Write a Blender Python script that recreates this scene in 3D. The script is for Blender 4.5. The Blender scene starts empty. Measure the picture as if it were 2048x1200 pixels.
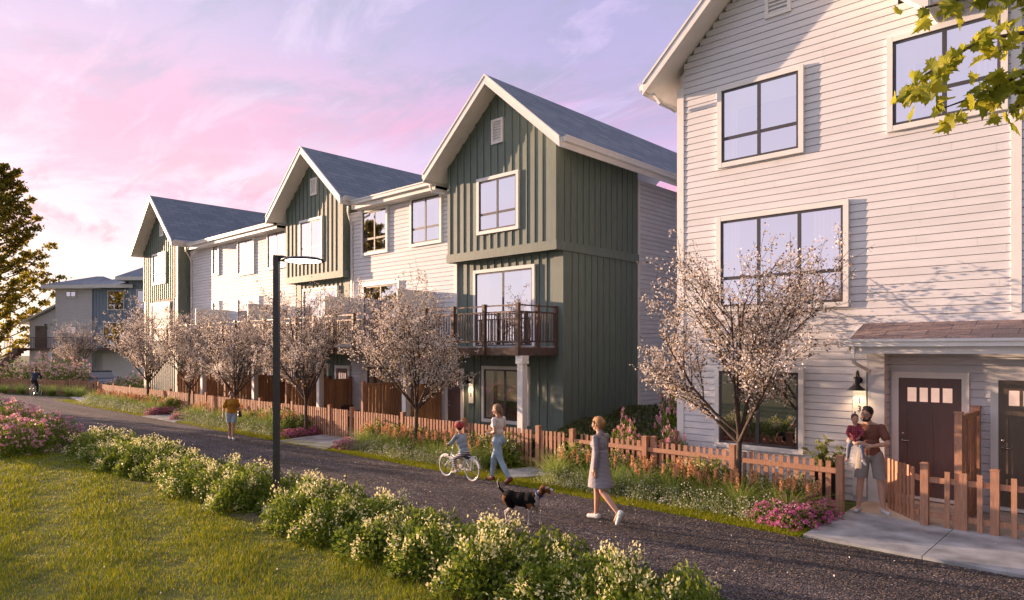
import bpy, math, random
import numpy as np
from mathutils import Vector, Matrix
random.seed(7); rng=np.random.default_rng(7)
R=math.radians; PI=math.pi
scene=bpy.context.scene; C=scene.collection
# ---------------- camera ----------------
cam=bpy.data.cameras.new('camera'); co=bpy.data.objects.new('camera',cam); C.objects.link(co)
cam.sensor_width=36; cam.lens=36*1375/2048; cam.shift_y=100/2048; cam.clip_start=.1; cam.clip_end=2000
co.location=(0,0,2.8)
FW=Vector((-.6845,.729,0)).normalized(); RT=Vector((FW.y,-FW.x,0))
co.rotation_euler=Matrix((RT,Vector((0,0,1)),-FW)).transposed().to_euler()
scene.camera=co
# ---------------- sun / sky / exposure ----------------
AZ=14; EL=6.3                      # sun: degrees off the facade line, and above the horizon
S=Vector((-math.cos(R(AZ))*math.cos(R(EL)),-math.sin(R(AZ))*math.cos(R(EL)),math.sin(R(EL))))
sl=bpy.data.lights.new('sun','SUN'); sl.energy=4.8; sl.angle=R(.5); sl.color=(1,.65,.42)
so=bpy.data.objects.new('sun',sl); C.objects.link(so); so.rotation_euler=S.to_track_quat('Z','Y').to_euler(); so.location=(-20,-10,20)
scene.view_settings.view_transform='Standard'; scene.view_settings.look='None'
scene.view_settings.exposure=1.12; scene.view_settings.gamma=1
W=bpy.data.worlds.new('World'); scene.world=W; W.use_nodes=True
def world():
    nt=W.node_tree; N=nt.nodes; L=nt.links; N.clear()
    def nd(t,**k):
        n=N.new(t)
        for a,b in k.items(): setattr(n,a,b)
        return n
    def ma(op,a,b=None,cl=False):
        n=nd('ShaderNodeMath',operation=op,use_clamp=cl)
        for i,x in enumerate((a,b)):
            if x is None: continue
            if hasattr(x,'links'): L.new(x,n.inputs[i])
            else: n.inputs[i].default_value=x
        return n.outputs[0]
    def mr(x,a,b,c=0,d=1):
        n=nd('ShaderNodeMapRange',interpolation_type='SMOOTHSTEP'); L.new(x,n.inputs[0])
        for i,v in enumerate((a,b,c,d)): n.inputs[i+1].default_value=v
        return n.outputs[0]
    def ramp(x,st):
        n=nd('ShaderNodeValToRGB'); e=n.color_ramp.elements
        while len(e)<len(st): e.new(.5)
        for q,(p,c) in zip(e,st): q.position=p; q.color=(*c,1)
        L.new(x,n.inputs[0]); return n.outputs[0]
    def mix(f,a,b):
        n=nd('ShaderNodeMix',data_type='RGBA')
        for i,x in ((0,f),(6,a),(7,b)):
            if hasattr(x,'links'): L.new(x,n.inputs[i])
            else: n.inputs[i].default_value=x if i==0 else (*x,1)
        return n.outputs[2]
    tc=nd('ShaderNodeTexCoord').outputs['Generated']
    sp=nd('ShaderNodeSeparateXYZ'); L.new(tc,sp.inputs[0]); x,y,z=sp.outputs
    dt=nd('ShaderNodeVectorMath',operation='DOT_PRODUCT'); L.new(tc,dt.inputs[0]); dt.inputs[1].default_value=(-.98,-.2,0)
    warm=mr(dt.outputs['Value'],.38,.95)
    zc=ma('MAXIMUM',z,0)
    rl=ramp(zc,[(0,(.84,.68,.62)),(.10,(.84,.69,.69)),(.2,(.82,.63,.70)),(.32,(.74,.53,.68)),(.46,(.53,.46,.63)),(.7,(.62,.60,.78)),(1,(.9,.86,1))])
    rr=ramp(zc,[(0,(.84,.52,.66)),(.13,(.78,.46,.68)),(.24,(.62,.43,.70)),(.34,(.44,.37,.60)),(.5,(.36,.34,.56)),(.72,(.66,.64,.86)),(1,(1.0,.97,1.1))])
    base=mix(warm,rr,rl)
    # clouds projected on a plane
    cb=nd('ShaderNodeCombineXYZ'); zz=ma('ADD',zc,.16); L.new(ma('DIVIDE',x,zz),cb.inputs[0]); L.new(ma('DIVIDE',y,zz),cb.inputs[1])
    def noise(sc,det,rot,scl,dist=.4,rough=.55):
        mp=nd('ShaderNodeMapping'); mp.inputs['Rotation'].default_value=(0,0,R(rot)); mp.inputs['Scale'].default_value=scl; L.new(cb.outputs[0],mp.inputs[0])
        n=nd('ShaderNodeTexNoise'); n.inputs['Scale'].default_value=sc; n.inputs['Detail'].default_value=det; n.inputs['Roughness'].default_value=rough; n.inputs['Distortion'].default_value=dist
        L.new(mp.outputs[0],n.inputs['Vector']); return n.outputs['Fac']
    n1=noise(1.1,8,20,(1,1.3,1),.6,.62); n2=noise(1.7,9,65,(.8,1.5,1),.6,.62); n3=noise(.5,5,140,(1,1.2,1))
    band=ma('MULTIPLY',mr(zc,.10,.2),ma('SUBTRACT',1.0,mr(zc,.27,.40)))
    pink=ma('MULTIPLY',mr(n1,.42,.58),band,True)
    base=mix(ma('MULTIPLY',pink,.95),base,mix(warm,(.68,.34,.54),(.84,.42,.56)))
    gr=ma('MULTIPLY',mr(n2,.42,.60),mr(zc,.22,.38),True)
    base=mix(ma('MULTIPLY',gr,.72),base,mix(warm,(.33,.33,.46),(.46,.44,.56)))
    n4=noise(2.6,8,110,(.6,1.8,1),.9,.62); hi=ma('MULTIPLY',mr(n4,.52,.68),mr(zc,.14,.26),True)
    base=mix(ma('MULTIPLY',hi,.45),base,mix(warm,(.62,.50,.74),(.80,.66,.76)))
    n5=noise(2.2,7,30,(.5,2.0,1),.6,.6); lo=ma('MULTIPLY',ma('MULTIPLY',mr(n5,.54,.64),mr(zc,.06,.13)),ma('SUBTRACT',1.0,mr(zc,.22,.3)),True)
    base=mix(ma('MULTIPLY',lo,.7),base,(.80,.38,.48))
    wh=ma('MULTIPLY',mr(n3,.48,.7),ma('SUBTRACT',1.0,mr(zc,.18,.34)),True)
    base=mix(ma('MULTIPLY',wh,.6),base,(.84,.72,.73))
    back=mr(ma('MULTIPLY',y,-1.0),.0,.55); base=mix(ma('MULTIPLY',back,.8),base,(.80,.75,.86))
    # glow round the low sun (outside the frame on the left)
    ds=nd('ShaderNodeVectorMath',operation='DOT_PRODUCT'); L.new(tc,ds.inputs[0]); ds.inputs[1].default_value=S
    gl=ma('POWER',mr(ds.outputs['Value'],.86,1.0),2.0)
    base2=nd('ShaderNodeMix',data_type='RGBA',blend_type='ADD'); L.new(gl,base2.inputs[0]); L.new(base,base2.inputs[6]); base2.inputs[7].default_value=(.5,.32,.18,1)
    bg=nd('ShaderNodeBackground'); L.new(base2.outputs[2],bg.inputs[0]); L.new(mr(x,.02,.5,SKY,SKY*.15),bg.inputs[1])
    st=nd('ShaderNodeTexSky',sky_type='NISHITA'); st.sun_disc=False; st.sun_elevation=R(EL); st.sun_rotation=R(270-AZ)
    b2=nd('ShaderNodeBackground'); L.new(st.outputs[0],b2.inputs[0]); b2.inputs[1].default_value=.012
    ad=nd('ShaderNodeAddShader'); L.new(bg.outputs[0],ad.inputs[0]); L.new(b2.outputs[0],ad.inputs[1])
    o=nd('ShaderNodeOutputWorld'); L.new(ad.outputs[0],o.inputs[0])
SKY=.60
world()
# ---------------- materials ----------------
def mat(name,col,rough=.7,amt=.15,scale=6,stretch=(1,1,1),bump=0,bscale=40,isl=0,metal=0,col2=None,trans=0,emit=0,spec=.5,coat=0):
    m=bpy.data.materials.new(name); m.use_nodes=True; nt=m.node_tree; N=nt.nodes; L=nt.links
    b=N['Principled BSDF']; b.inputs['Roughness'].default_value=rough; b.inputs['Metallic'].default_value=metal
    b.inputs['Specular IOR Level'].default_value=spec; b.inputs['Coat Weight'].default_value=coat
    tc=N.new('ShaderNodeTexCoord'); mp=N.new('ShaderNodeMapping'); mp.inputs['Scale'].default_value=stretch; L.new(tc.outputs['Object'],mp.inputs[0])
    n=N.new('ShaderNodeTexNoise'); n.inputs['Scale'].default_value=scale; n.inputs['Detail'].default_value=5; L.new(mp.outputs[0],n.inputs['Vector'])
    mx=N.new('ShaderNodeMix'); mx.data_type='RGBA'
    c2=col2 or tuple(c*(1-amt*1.6) for c in col)
    mx.inputs[6].default_value=(*(c2 if col2 else [c*(1+amt*.5) for c in col]),1); mx.inputs[7].default_value=(*(col if col2 else c2),1)
    rr=N.new('ShaderNodeMapRange'); rr.inputs[1].default_value=.35; rr.inputs[2].default_value=.68; L.new(n.outputs['Fac'],rr.inputs[0]); L.new(rr.outputs[0],mx.inputs[0])
    out=mx.outputs[2]
    if isl:
        g=N.new('ShaderNodeNewGeometry'); hs=N.new('ShaderNodeHueSaturation'); r2=N.new('ShaderNodeMapRange'); r2.inputs[3].default_value=1-isl; r2.inputs[4].default_value=1+isl
        L.new(g.outputs['Random Per Island'],r2.inputs[0]); L.new(r2.outputs[0],hs.inputs['Value']); L.new(out,hs.inputs['Color']); out=hs.outputs[0]
    L.new(out,b.inputs['Base Color'])
    if bump:
        n2=N.new('ShaderNodeTexNoise'); n2.inputs['Scale'].default_value=bscale; n2.inputs['Detail'].default_value=4; L.new(mp.outputs[0],n2.inputs['Vector'])
        bp=N.new('ShaderNodeBump'); bp.inputs['Strength'].default_value=bump; bp.inputs['Distance'].default_value=.02; L.new(n2.outputs['Fac'],bp.inputs['Height']); L.new(bp.outputs[0],b.inputs['Normal'])
    if trans:
        t=N.new('ShaderNodeBsdfTranslucent'); L.new(out,t.inputs[0]); ms=N.new('ShaderNodeMixShader'); ms.inputs[0].default_value=trans
        L.new(b.outputs[0],ms.inputs[1]); L.new(t.outputs[0],ms.inputs[2]); L.new(ms.outputs[0],N['Material Output'].inputs[0])
    if emit: b.inputs['Emission Color'].default_value=(*emit[0],1); b.inputs['Emission Strength'].default_value=emit[1]
    return m
M={}
M['siding']=mat('painted_siding',(.73,.73,.77),.65,.05,1.2,bump=.15,bscale=30,stretch=(1,1,6),isl=.025)
M['green']=mat('green_board',(.15,.195,.17),.6,.10,2.5,bump=.12,bscale=60,stretch=(6,6,1),isl=.05)
M['blue']=mat('blue_board',(.28,.36,.47),.6,.08,2,stretch=(6,6,1),isl=.05)
M['trim']=mat('white_trim',(.82,.81,.80),.5,.03,4,bump=.05,bscale=20)
M['frame']=mat('dark_frame',(.055,.052,.060),.4,.08,8)
M['deckm']=mat('bronze_metal',(.13,.085,.07),.42,.15,7,metal=.3)
M['wood']=mat('cedar_board',(.46,.24,.15),.75,.16,5,stretch=(9,9,1.1),bump=.15,bscale=30,isl=.16)
M['wood2']=mat('stained_board',(.48,.26,.13),.75,.18,5,stretch=(9,9,1),bump=.15,bscale=30,isl=.2)
M['door']=mat('brown_door',(.135,.085,.08),.42,.08,3,bump=.05,bscale=80,stretch=(8,8,1))
M['door2']=mat('taupe_door',(.16,.12,.09),.42,.08,3,bump=.05,bscale=80,stretch=(8,8,1))
M['conc']=mat('concrete',(.40,.41,.44),.85,.34,1.9,bump=.25,bscale=90)
M['tan']=mat('tan_concrete',(.55,.46,.38),.85,.15,2,bump=.25,bscale=60)
M['black']=mat('black_metal',(.02,.02,.022),.4,.1,10)
M['post']=mat('lamp_post_metal',(.075,.078,.085),.38,.12,6,metal=.4)
M['bark']=mat('bark',(.13,.095,.08),.9,.4,14,stretch=(3,3,.6),bump=.8,bscale=60)
M['soil']=mat('soil',(.07,.06,.04),.95,.4,6,bump=.5,bscale=40)
M['steel']=mat('satin_metal',(.6,.6,.6),.25,.05,9,metal=.9)
def glass(name,tint,fac,inner,rough=.015,noise=0):
    m=bpy.data.materials.new(name); m.use_nodes=True; nt=m.node_tree; N=nt.nodes; L=nt.links; N.clear()
    g=N.new('ShaderNodeBsdfGlossy'); g.inputs[0].default_value=(*tint,1); g.inputs['Roughness'].default_value=rough
    d=N.new('ShaderNodeBsdfTransparent'); d.inputs[0].default_value=(*[.75+.2*c for c in inner],1); tc=N.new('ShaderNodeTexCoord')
    bn=N.new('ShaderNodeTexNoise'); bn.inputs['Scale'].default_value=1.5; L.new(tc.outputs['Object'],bn.inputs['Vector']); bp=N.new('ShaderNodeBump'); bp.inputs['Strength'].default_value=.02; L.new(bn.outputs['Fac'],bp.inputs['Height']); L.new(bp.outputs[0],g.inputs['Normal'])
    fr=N.new('ShaderNodeFresnel'); fr.inputs[0].default_value=1.5; mr=N.new('ShaderNodeMapRange'); mr.inputs[1].default_value=0; mr.inputs[2].default_value=.3; mr.inputs[3].default_value=fac; mr.inputs[4].default_value=min(1,fac+.15); L.new(fr.outputs[0],mr.inputs[0])
    ms=N.new('ShaderNodeMixShader'); L.new(mr.outputs[0],ms.inputs[0]); L.new(d.outputs[0],ms.inputs[1]); L.new(g.outputs[0],ms.inputs[2])
    o=N.new('ShaderNodeOutputMaterial'); L.new(ms.outputs[0],o.inputs[0]); return m
M['room']=mat('dim_room',(.10,.085,.08),.9,.4,1.5); M['curtain']=mat('pale_curtain',(.62,.57,.52),.9,.1,2,stretch=(12,12,.3)); M['blind']=mat('linen_blind',(.56,.50,.38),.9,.06,3)
M['glass']=glass('window_glass',(.88,.87,.95),.68,(.30,.27,.30))
M['glassd']=glass('dark_window_glass',(.8,.8,.9),.45,(.05,.045,.06))
M['glassc']=glass('curtained_glass',(.9,.9,.95),.22,(.42,.36,.24))
def shingle(name,c1,c2,c3,ax,k):
    m=bpy.data.materials.new(name); m.use_nodes=True; nt=m.node_tree; N=nt.nodes; L=nt.links; b=N['Principled BSDF']; b.inputs['Roughness'].default_value=.85
    tc=N.new('ShaderNodeTexCoord'); sp=N.new('ShaderNodeSeparateXYZ'); L.new(tc.outputs['Object'],sp.inputs[0]); cb=N.new('ShaderNodeCombineXYZ')
    L.new(sp.outputs[ax],cb.inputs[0]); mu=N.new('ShaderNodeMath'); mu.operation='MULTIPLY'; mu.inputs[1].default_value=k; L.new(sp.outputs[2],mu.inputs[0]); L.new(mu.outputs[0],cb.inputs[1])
    br=N.new('ShaderNodeTexBrick'); br.inputs['Scale'].default_value=1; br.inputs['Brick Width'].default_value=.62; br.inputs['Row Height'].default_value=.26; br.inputs['Mortar Size'].default_value=.009; br.inputs['Bias'].default_value=0
    br.inputs['Color1'].default_value=(*c1,1); br.inputs['Color2'].default_value=(*c2,1); br.inputs['Mortar'].default_value=(*c3,1); L.new(cb.outputs[0],br.inputs['Vector'])
    nz=N.new('ShaderNodeTexNoise'); nz.inputs['Scale'].default_value=60; nz.inputs['Detail'].default_value=4; L.new(tc.outputs['Object'],nz.inputs['Vector'])
    hs=N.new('ShaderNodeHueSaturation'); mr=N.new('ShaderNodeMapRange'); mr.inputs[1].default_value=.3; mr.inputs[2].default_value=.7; mr.inputs[3].default_value=.6; mr.inputs[4].default_value=1.4; L.new(nz.outputs['Fac'],mr.inputs[0]); L.new(mr.outputs[0],hs.inputs['Value']); L.new(br.outputs['Color'],hs.inputs['Color']); L.new(hs.outputs[0],b.inputs['Base Color'])
    bp=N.new('ShaderNodeBump'); bp.inputs['Distance'].default_value=.02; bp.inputs['Strength'].default_value=.6; ad=N.new('ShaderNodeMath'); ad.operation='SUBTRACT'; L.new(nz.outputs['Fac'],ad.inputs[0]); L.new(br.outputs['Fac'],ad.inputs[1]); L.new(ad.outputs[0],bp.inputs['Height']); L.new(bp.outputs[0],b.inputs['Normal'])
    return m
M['roofm']=shingle('roof_shingle',(.18,.22,.29),(.25,.29,.36),(.10,.12,.16),1,1.5)
M['roofx']=shingle('porch_shingle',(.24,.17,.16),(.33,.24,.22),(.14,.10,.10),0,2.9)
def gravel():
    m=bpy.data.materials.new('path_gravel'); m.use_nodes=True; nt=m.node_tree; N=nt.nodes; L=nt.links; b=N['Principled BSDF']; b.inputs['Roughness'].default_value=.8
    tc=N.new('ShaderNodeTexCoord'); v=N.new('ShaderNodeTexVoronoi'); v.inputs['Scale'].default_value=40; L.new(tc.outputs['Object'],v.inputs['Vector'])
    cr=N.new('ShaderNodeValToRGB'); e=cr.color_ramp.elements
    for _ in range(3): e.new(.5)
    for q,(p,c) in zip(e,[(0,(.02,.018,.024)),(.4,(.05,.043,.052)),(.7,(.09,.075,.08)),(.9,(.15,.11,.095)),(1,(.30,.25,.22))]): q.position=p; q.color=(*c,1)
    sx=N.new('ShaderNodeSeparateColor'); L.new(v.outputs['Color'],sx.inputs[0]); L.new(sx.outputs[0],cr.inputs[0])
    nz=N.new('ShaderNodeTexNoise'); nz.inputs['Scale'].default_value=.8; nz.inputs['Detail'].default_value=6; L.new(tc.outputs['Object'],nz.inputs['Vector'])
    mr=N.new('ShaderNodeMapRange'); mr.inputs[1].default_value=.3; mr.inputs[2].default_value=.7; mr.inputs[3].default_value=.75; mr.inputs[4].default_value=1.25; L.new(nz.outputs['Fac'],mr.inputs[0])
    hs=N.new('ShaderNodeHueSaturation'); mp=N.new('ShaderNodeMapping'); mp.inputs['Scale'].default_value=(.12,1.6,1); L.new(tc.outputs['Object'],mp.inputs[0]); nt2=N.new('ShaderNodeTexNoise'); nt2.inputs['Scale'].default_value=1.2; nt2.inputs['Detail'].default_value=3; L.new(mp.outputs[0],nt2.inputs['Vector']); m2=N.new('ShaderNodeMapRange'); m2.inputs[1].default_value=.35; m2.inputs[2].default_value=.65; m2.inputs[3].default_value=.7; m2.inputs[4].default_value=1.35; L.new(nt2.outputs['Fac'],m2.inputs[0]); mm=N.new('ShaderNodeMath'); mm.operation='MULTIPLY'; L.new(mr.outputs[0],mm.inputs[0]); L.new(m2.outputs[0],mm.inputs[1])
    L.new(mm.outputs[0],hs.inputs['Value']); L.new(cr.outputs[0],hs.inputs['Color']); L.new(hs.outputs[0],b.inputs['Base Color'])
    bp=N.new('ShaderNodeBump'); bp.invert=True; bp.inputs['Strength'].default_value=1; bp.inputs['Distance'].default_value=.02; L.new(v.outputs['Distance'],bp.inputs['Height']); L.new(bp.outputs[0],b.inputs['Normal'])
    return m
M['gravel']=gravel()
def leafm(name,stops,trans=.3,rough=.5):
    m=bpy.data.materials.new(name); m.use_nodes=True; nt=m.node_tree; N=nt.nodes; L=nt.links; b=N['Principled BSDF']; b.inputs['Roughness'].default_value=rough; b.inputs['Specular IOR Level'].default_value=.3
    g=N.new('ShaderNodeNewGeometry'); cr=N.new('ShaderNodeValToRGB'); e=cr.color_ramp.elements
    while len(e)<len(stops): e.new(.5)
    for i,(q,c) in enumerate(zip(e,stops)): q.position=i/(len(stops)-1); q.color=(*c,1)
    L.new(g.outputs['Random Per Island'],cr.inputs[0]); L.new(cr.outputs[0],b.inputs['Base Color'])
    t=N.new('ShaderNodeBsdfTranslucent'); L.new(cr.outputs[0],t.inputs[0]); ms=N.new('ShaderNodeMixShader'); ms.inputs[0].default_value=trans
    L.new(b.outputs[0],ms.inputs[1]); L.new(t.outputs[0],ms.inputs[2]); L.new(ms.outputs[0],N['Material Output'].inputs[0]); return m
M['leaf']=leafm('shrub_leaf',[(.09,.15,.02),(.18,.25,.03),(.32,.37,.06)],.4)
M['cream']=leafm('cream_petal',[(.80,.70,.30),(.88,.82,.42),(.92,.90,.64)],.35)
M['pink']=leafm('pink_petal',[(.74,.28,.40),(.84,.44,.54),(.90,.62,.66)],.3)
M['rose']=leafm('pale_pink_petal',[(.78,.42,.46),(.86,.56,.56),(.9,.7,.66)],.3)
M['mag']=leafm('magenta_petal',[(.62,.10,.34),(.75,.20,.48),(.85,.38,.60)],.3)
M['grass']=leafm('lawn_blade',[(.09,.14,.005),(.22,.28,.006),(.40,.42,.01),(.64,.52,.02)],.35,.55)
M['tuft']=leafm('feather_grass',[(.24,.33,.06),(.36,.46,.10),(.50,.56,.20)],.35)
M['orange']=leafm('orange_plume',[(.60,.28,.14),(.74,.40,.22),(.82,.55,.35)],.25)
M['white']=leafm('white_petal',[(.62,.60,.56),(.8,.78,.74),(.86,.84,.8)],.3)
M['stem']=leafm('green_stem',[(.06,.10,.03),(.12,.16,.06)],.2)
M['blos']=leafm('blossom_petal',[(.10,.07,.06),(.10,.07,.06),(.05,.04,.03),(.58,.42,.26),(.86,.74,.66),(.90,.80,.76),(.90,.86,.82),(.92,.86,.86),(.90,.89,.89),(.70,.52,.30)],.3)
M['tree']=leafm('tree_leaf',[(.10,.12,.02),(.26,.23,.03),(.58,.42,.05)],.6)
M['maple']=leafm('maple_leaf',[(.20,.24,.03),(.36,.38,.04),(.55,.52,.06)],.6)
M['hedge']=leafm('hedge_leaf',[(.05,.07,.025),(.09,.11,.04),(.15,.16,.06)],.2)
# ---------------- builders ----------------
class MB:
    def __init__(s): s.v=[]; s.f=[]; s.m=[]
    def poly(s,pts,m=0):
        n=len(s.v); s.v+=[tuple(p) for p in pts]; s.f.append(tuple(range(n,n+len(pts)))); s.m.append(m)
    def box(s,x0,x1,y0,y1,z0,z1,m=0):
        n=len(s.v); s.v+=[(x,y,z) for z in (z0,z1) for y in (y0,y1) for x in (x0,x1)]
        for f in ((0,2,3,1),(4,5,7,6),(0,1,5,4),(2,6,7,3),(0,4,6,2),(1,3,7,5)): s.f.append(tuple(n+i for i in f)); s.m.append(m)
    def obox(s,c,ux,hx,hy,z0,z1,m=0):   # box turned about z: ux unit along
        ux=Vector((ux[0],ux[1],0)).normalized(); uy=Vector((-ux.y,ux.x,0)); c=Vector((c[0],c[1],0)); n=len(s.v)
        for z in (z0,z1):
            for b in (-1,1):
                for a in (-1,1): p=c+ux*a*hx+uy*b*hy; s.v.append((p.x,p.y,z))
        for f in ((0,2,3,1),(4,5,7,6),(0,1,5,4),(2,6,7,3),(0,4,6,2),(1,3,7,5)): s.f.append(tuple(n+i for i in f)); s.m.append(m)
    def prism(s,pts,d,m=0):
        d=Vector(d); a=[Vector(p) for p in pts]; b=[p+d for p in a]; s.poly(a,m); s.poly(b[::-1],m)
        for i in range(len(a)): j=(i+1)%len(a); s.poly((a[j],a[i],b[i],b[j]),m)
    def tube(s,pts,rs,n=8,m=0,cap=True):
        pts=[Vector(p) for p in pts]; k=len(pts); base=len(s.v)
        if not hasattr(rs,'__len__'): rs=[rs]*k
        for i,p in enumerate(pts):
            t=(pts[min(i+1,k-1)]-pts[max(i-1,0)]).normalized(); a=t.orthogonal().normalized() if i==0 else (a-t*a.dot(t)).normalized(); b=t.cross(a)
            for j in range(n): q=p+(a*math.cos(2*PI*j/n)+b*math.sin(2*PI*j/n))*rs[i]; s.v.append(tuple(q))
        for i in range(k-1):
            for j in range(n): s.f.append((base+i*n+j,base+i*n+(j+1)%n,base+(i+1)*n+(j+1)%n,base+(i+1)*n+j)); s.m.append(m)
        if cap: s.f.append(tuple(base+j for j in range(n))[::-1]); s.f.append(tuple(base+(k-1)*n+j for j in range(n))); s.m+=[m,m]
    def torus(s,c,ax,R_,r,n=28,k=6,m=0,a0=0,a1=2*PI):
        c=Vector(c); ax=Vector(ax).normalized(); u=ax.orthogonal().normalized() if abs(ax.z)>.9 else Vector((0,0,1)); u=(u-ax*u.dot(ax)).normalized(); w=ax.cross(u)
        full=abs(a1-a0)>6.2; P=[c+(u*math.cos(a)+w*math.sin(a))*R_ for a in [a0+(a1-a0)*i/n for i in range(n+1)]]
        s.tube(P,r,k,m,not full)
    def lathe(s,prof,c=(0,0,0),n=20,m=0):
        b=len(s.v)
        for r,z in prof:
            for j in range(n): s.v.append((c[0]+r*math.cos(2*PI*j/n),c[1]+r*math.sin(2*PI*j/n),c[2]+z))
        for i in range(len(prof)-1):
            for j in range(n): s.f.append((b+i*n+j,b+i*n+(j+1)%n,b+(i+1)*n+(j+1)%n,b+(i+1)*n+j)); s.m.append(m)
        s.f.append(tuple(b+j for j in range(n))[::-1]); s.f.append(tuple(b+(len(prof)-1)*n+j for j in range(n))); s.m+=[m,m]
    def build(s,name,mats,parent=None,smooth=False,loc=None):
        me=bpy.data.meshes.new(name); me.from_pydata(s.v,[],s.f); 
        for q in (mats if isinstance(mats,(list,tuple)) else [mats]): me.materials.append(q)
        me.polygons.foreach_set('material_index',s.m)
        if smooth: me.polygons.foreach_set('use_smooth',[True]*len(s.f))
        me.update(); o=bpy.data.objects.new(name,me); C.objects.link(o)
        if parent: o.parent=parent
        if loc: o.location=loc
        return o
def thing(name,label,cat,loc=(0,0,0),rz=0,group=None):
    o=bpy.data.objects.new(name,None); C.objects.link(o); o.location=loc; o.rotation_euler=(0,0,rz); o.empty_display_size=.2
    o['label']=label; o['category']=cat
    if group: o['group']=group
    return o
def tag(o,label=None,cat=None,group=None,kind=None):
    for k,v in (('label',label),('category',cat),('group',group),('kind',kind)):
        if v: o[k]=v
    return o
KIDS={}
def copy_tree(o,loc,rz=0,sc=1,label=None,parent=None):
    c=o.copy(); C.objects.link(c)
    if parent: c.parent=parent
    else:
        c.location=loc; c.rotation_euler=(0,0,rz); c.scale=(sc,sc,sc) if not hasattr(sc,'__len__') else sc
        if label: c['label']=label
    for ch in kids(o): copy_tree(ch,None,parent=c)
    return c
def kids(o): return [x for x in bpy.data.objects if x.parent==o] if o.name not in KIDS else KIDS[o.name]
def ngrid(name,V,F,mats,mi=None,parent=None,smooth=False):
    """V (n,3) float, F (m,k) int same size faces"""
    me=bpy.data.meshes.new(name); V=np.asarray(V,np.float32); F=np.asarray(F,np.int32); k=F.shape[1]
    me.vertices.add(len(V)); me.vertices.foreach_set('co',V.ravel()); me.loops.add(F.size); me.loops.foreach_set('vertex_index',F.ravel())
    me.polygons.add(len(F)); me.polygons.foreach_set('loop_start',np.arange(0,F.size,k,dtype=np.int32)); me.polygons.foreach_set('loop_total',np.full(len(F),k,np.int32))
    for q in (mats if isinstance(mats,(list,tuple)) else [mats]): me.materials.append(q)
    if mi is not None: me.polygons.foreach_set('material_index',np.asarray(mi,np.int32))
    if smooth: me.polygons.foreach_set('use_smooth',np.ones(len(F),bool))
    me.update(calc_edges=True); me.validate(); o=bpy.data.objects.new(name,me); C.objects.link(o)
    if parent: o.parent=parent
    return o
def unit(a): return a/np.maximum(np.linalg.norm(a,axis=1,keepdims=True),1e-9)
def leafquads(P,size,up=0.3,asp=.55,out=None):
    """one rhombus leaf per point -> V,F"""
    n=len(P); d=rng.normal(size=(n,3)); d[:,2]+=up
    if out is not None: d+=out
    d=unit(d); w=unit(np.cross(d,rng.normal(size=(n,3)))); L=(size*rng.uniform(.7,1.3,n))[:,None]
    nrm=np.cross(d,w)
    V=np.stack([P,P+d*L*.5+w*L*asp*.5+nrm*L*.08,P+d*L,P+d*L*.5-w*L*asp*.5+nrm*L*.08],1).reshape(-1,3)
    return V,np.arange(4*n).reshape(n,4)
def merge(parts):
    V=[];F=[];m=[];o=0
    for i,(v,f,mi) in enumerate(parts): V.append(v);F.append(f+o);m.append(np.full(len(f),mi));o+=len(v)
    return np.concatenate(V),np.concatenate(F),np.concatenate(m)
def blades(P,h,w,lean=.35,seg=2,dirs=None):
    """tapered curved blades -> quads (tip degenerate quads avoided: 4-vert strips)"""
    n=len(P); a=rng.uniform(0,2*PI,n) if dirs is None else dirs; H=(h*rng.uniform(.6,1.25,n))[:,None]; ln=(lean*rng.uniform(.2,1.5,n))[:,None]
    D=np.stack([np.cos(a),np.sin(a),0*a],1); b=a+PI/2+rng.uniform(-.6,.6,n); Wd=np.stack([np.cos(b),np.sin(b),0*b],1)*w*.5
    rows=[]
    for i in range(seg+1):
        t=i/seg; c=P+D*H*ln*t*t+np.array([0,0,1.])*H*(t-.25*ln*t*t); tw=(1-t)**.8+.08; rows+= [c-Wd*tw,c+Wd*tw]
    V=np.stack(rows,1).reshape(-1,3); k=2*(seg+1); base=np.arange(n)[:,None]*k; F=np.concatenate([base+np.array([[2*i,2*i+1,2*i+3,2*i+2]]) for i in range(seg)],0)
    return V,F
# ---------------- ground ----------------
def sheet(name,pts,z,m):
    b=MB(); b.poly([(x,y,z) for x,y in pts]); return tag(b.build(name,m),kind='structure')
M['lawnbase']=mat('lawn_soil',(.09,.11,.01),.95,.35,3,bump=.6,bscale=50)
M['turf']=mat('turf',(.09,.115,.025),.95,.4,7,bump=.8,bscale=120)
sheet('ground',[(-400,-300),(300,-300),(300,500),(-400,500)],0,M['turf'])
sheet('lawn',[(-60,-14),(8,-14),(8,5.6),(-60,5.6)],.004,M['lawnbase'])
sheet('planting_bed_soil',[(-32,5.2),(8,5.2),(8,6.75),(-32,6.75)],.008,M['soil'])
sheet('gravel_path',[(14,6.7),(14,10.38),(-43,10.42),(-46.5,11.6),(-56,9.4),(-75,2),(-75,-6),(-58,-4),(-50,3),(-43,6.4),(-30,6.7)],.014,M['gravel'])
for i,(a,b_) in enumerate([(-9.45,-3.9),(-16.7,-10.95),(-28.9,-20.3),(-41.5,-31.3)]): sheet('flower_bed_soil',[(a,10.85),(b_,10.85),(b_,12.6),(a,12.6)],.008,M['soil'])
sheet('patio',[(-36,12.6),(-11.6,12.6),(-11.6,14.4),(-36,14.4)],.03,M['conc'])
def slab(name,pts,z,m):
    b=MB(); b.prism([(x,y,-.05) for x,y in pts],(0,0,z+.05)); return tag(b.build(name,m),kind='structure')
slab('concrete_walk',[(-3.87,10.5),(-2.30,10.45),(-2.30,12.41),(-2.7,12.41),(-3.87,12.75)],.045,M['conc'])
slab('concrete_walk',[(-2.288,10.45),(-.75,10.40),(-.75,12.41),(-2.288,12.41)],.045,M['conc'])
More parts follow.
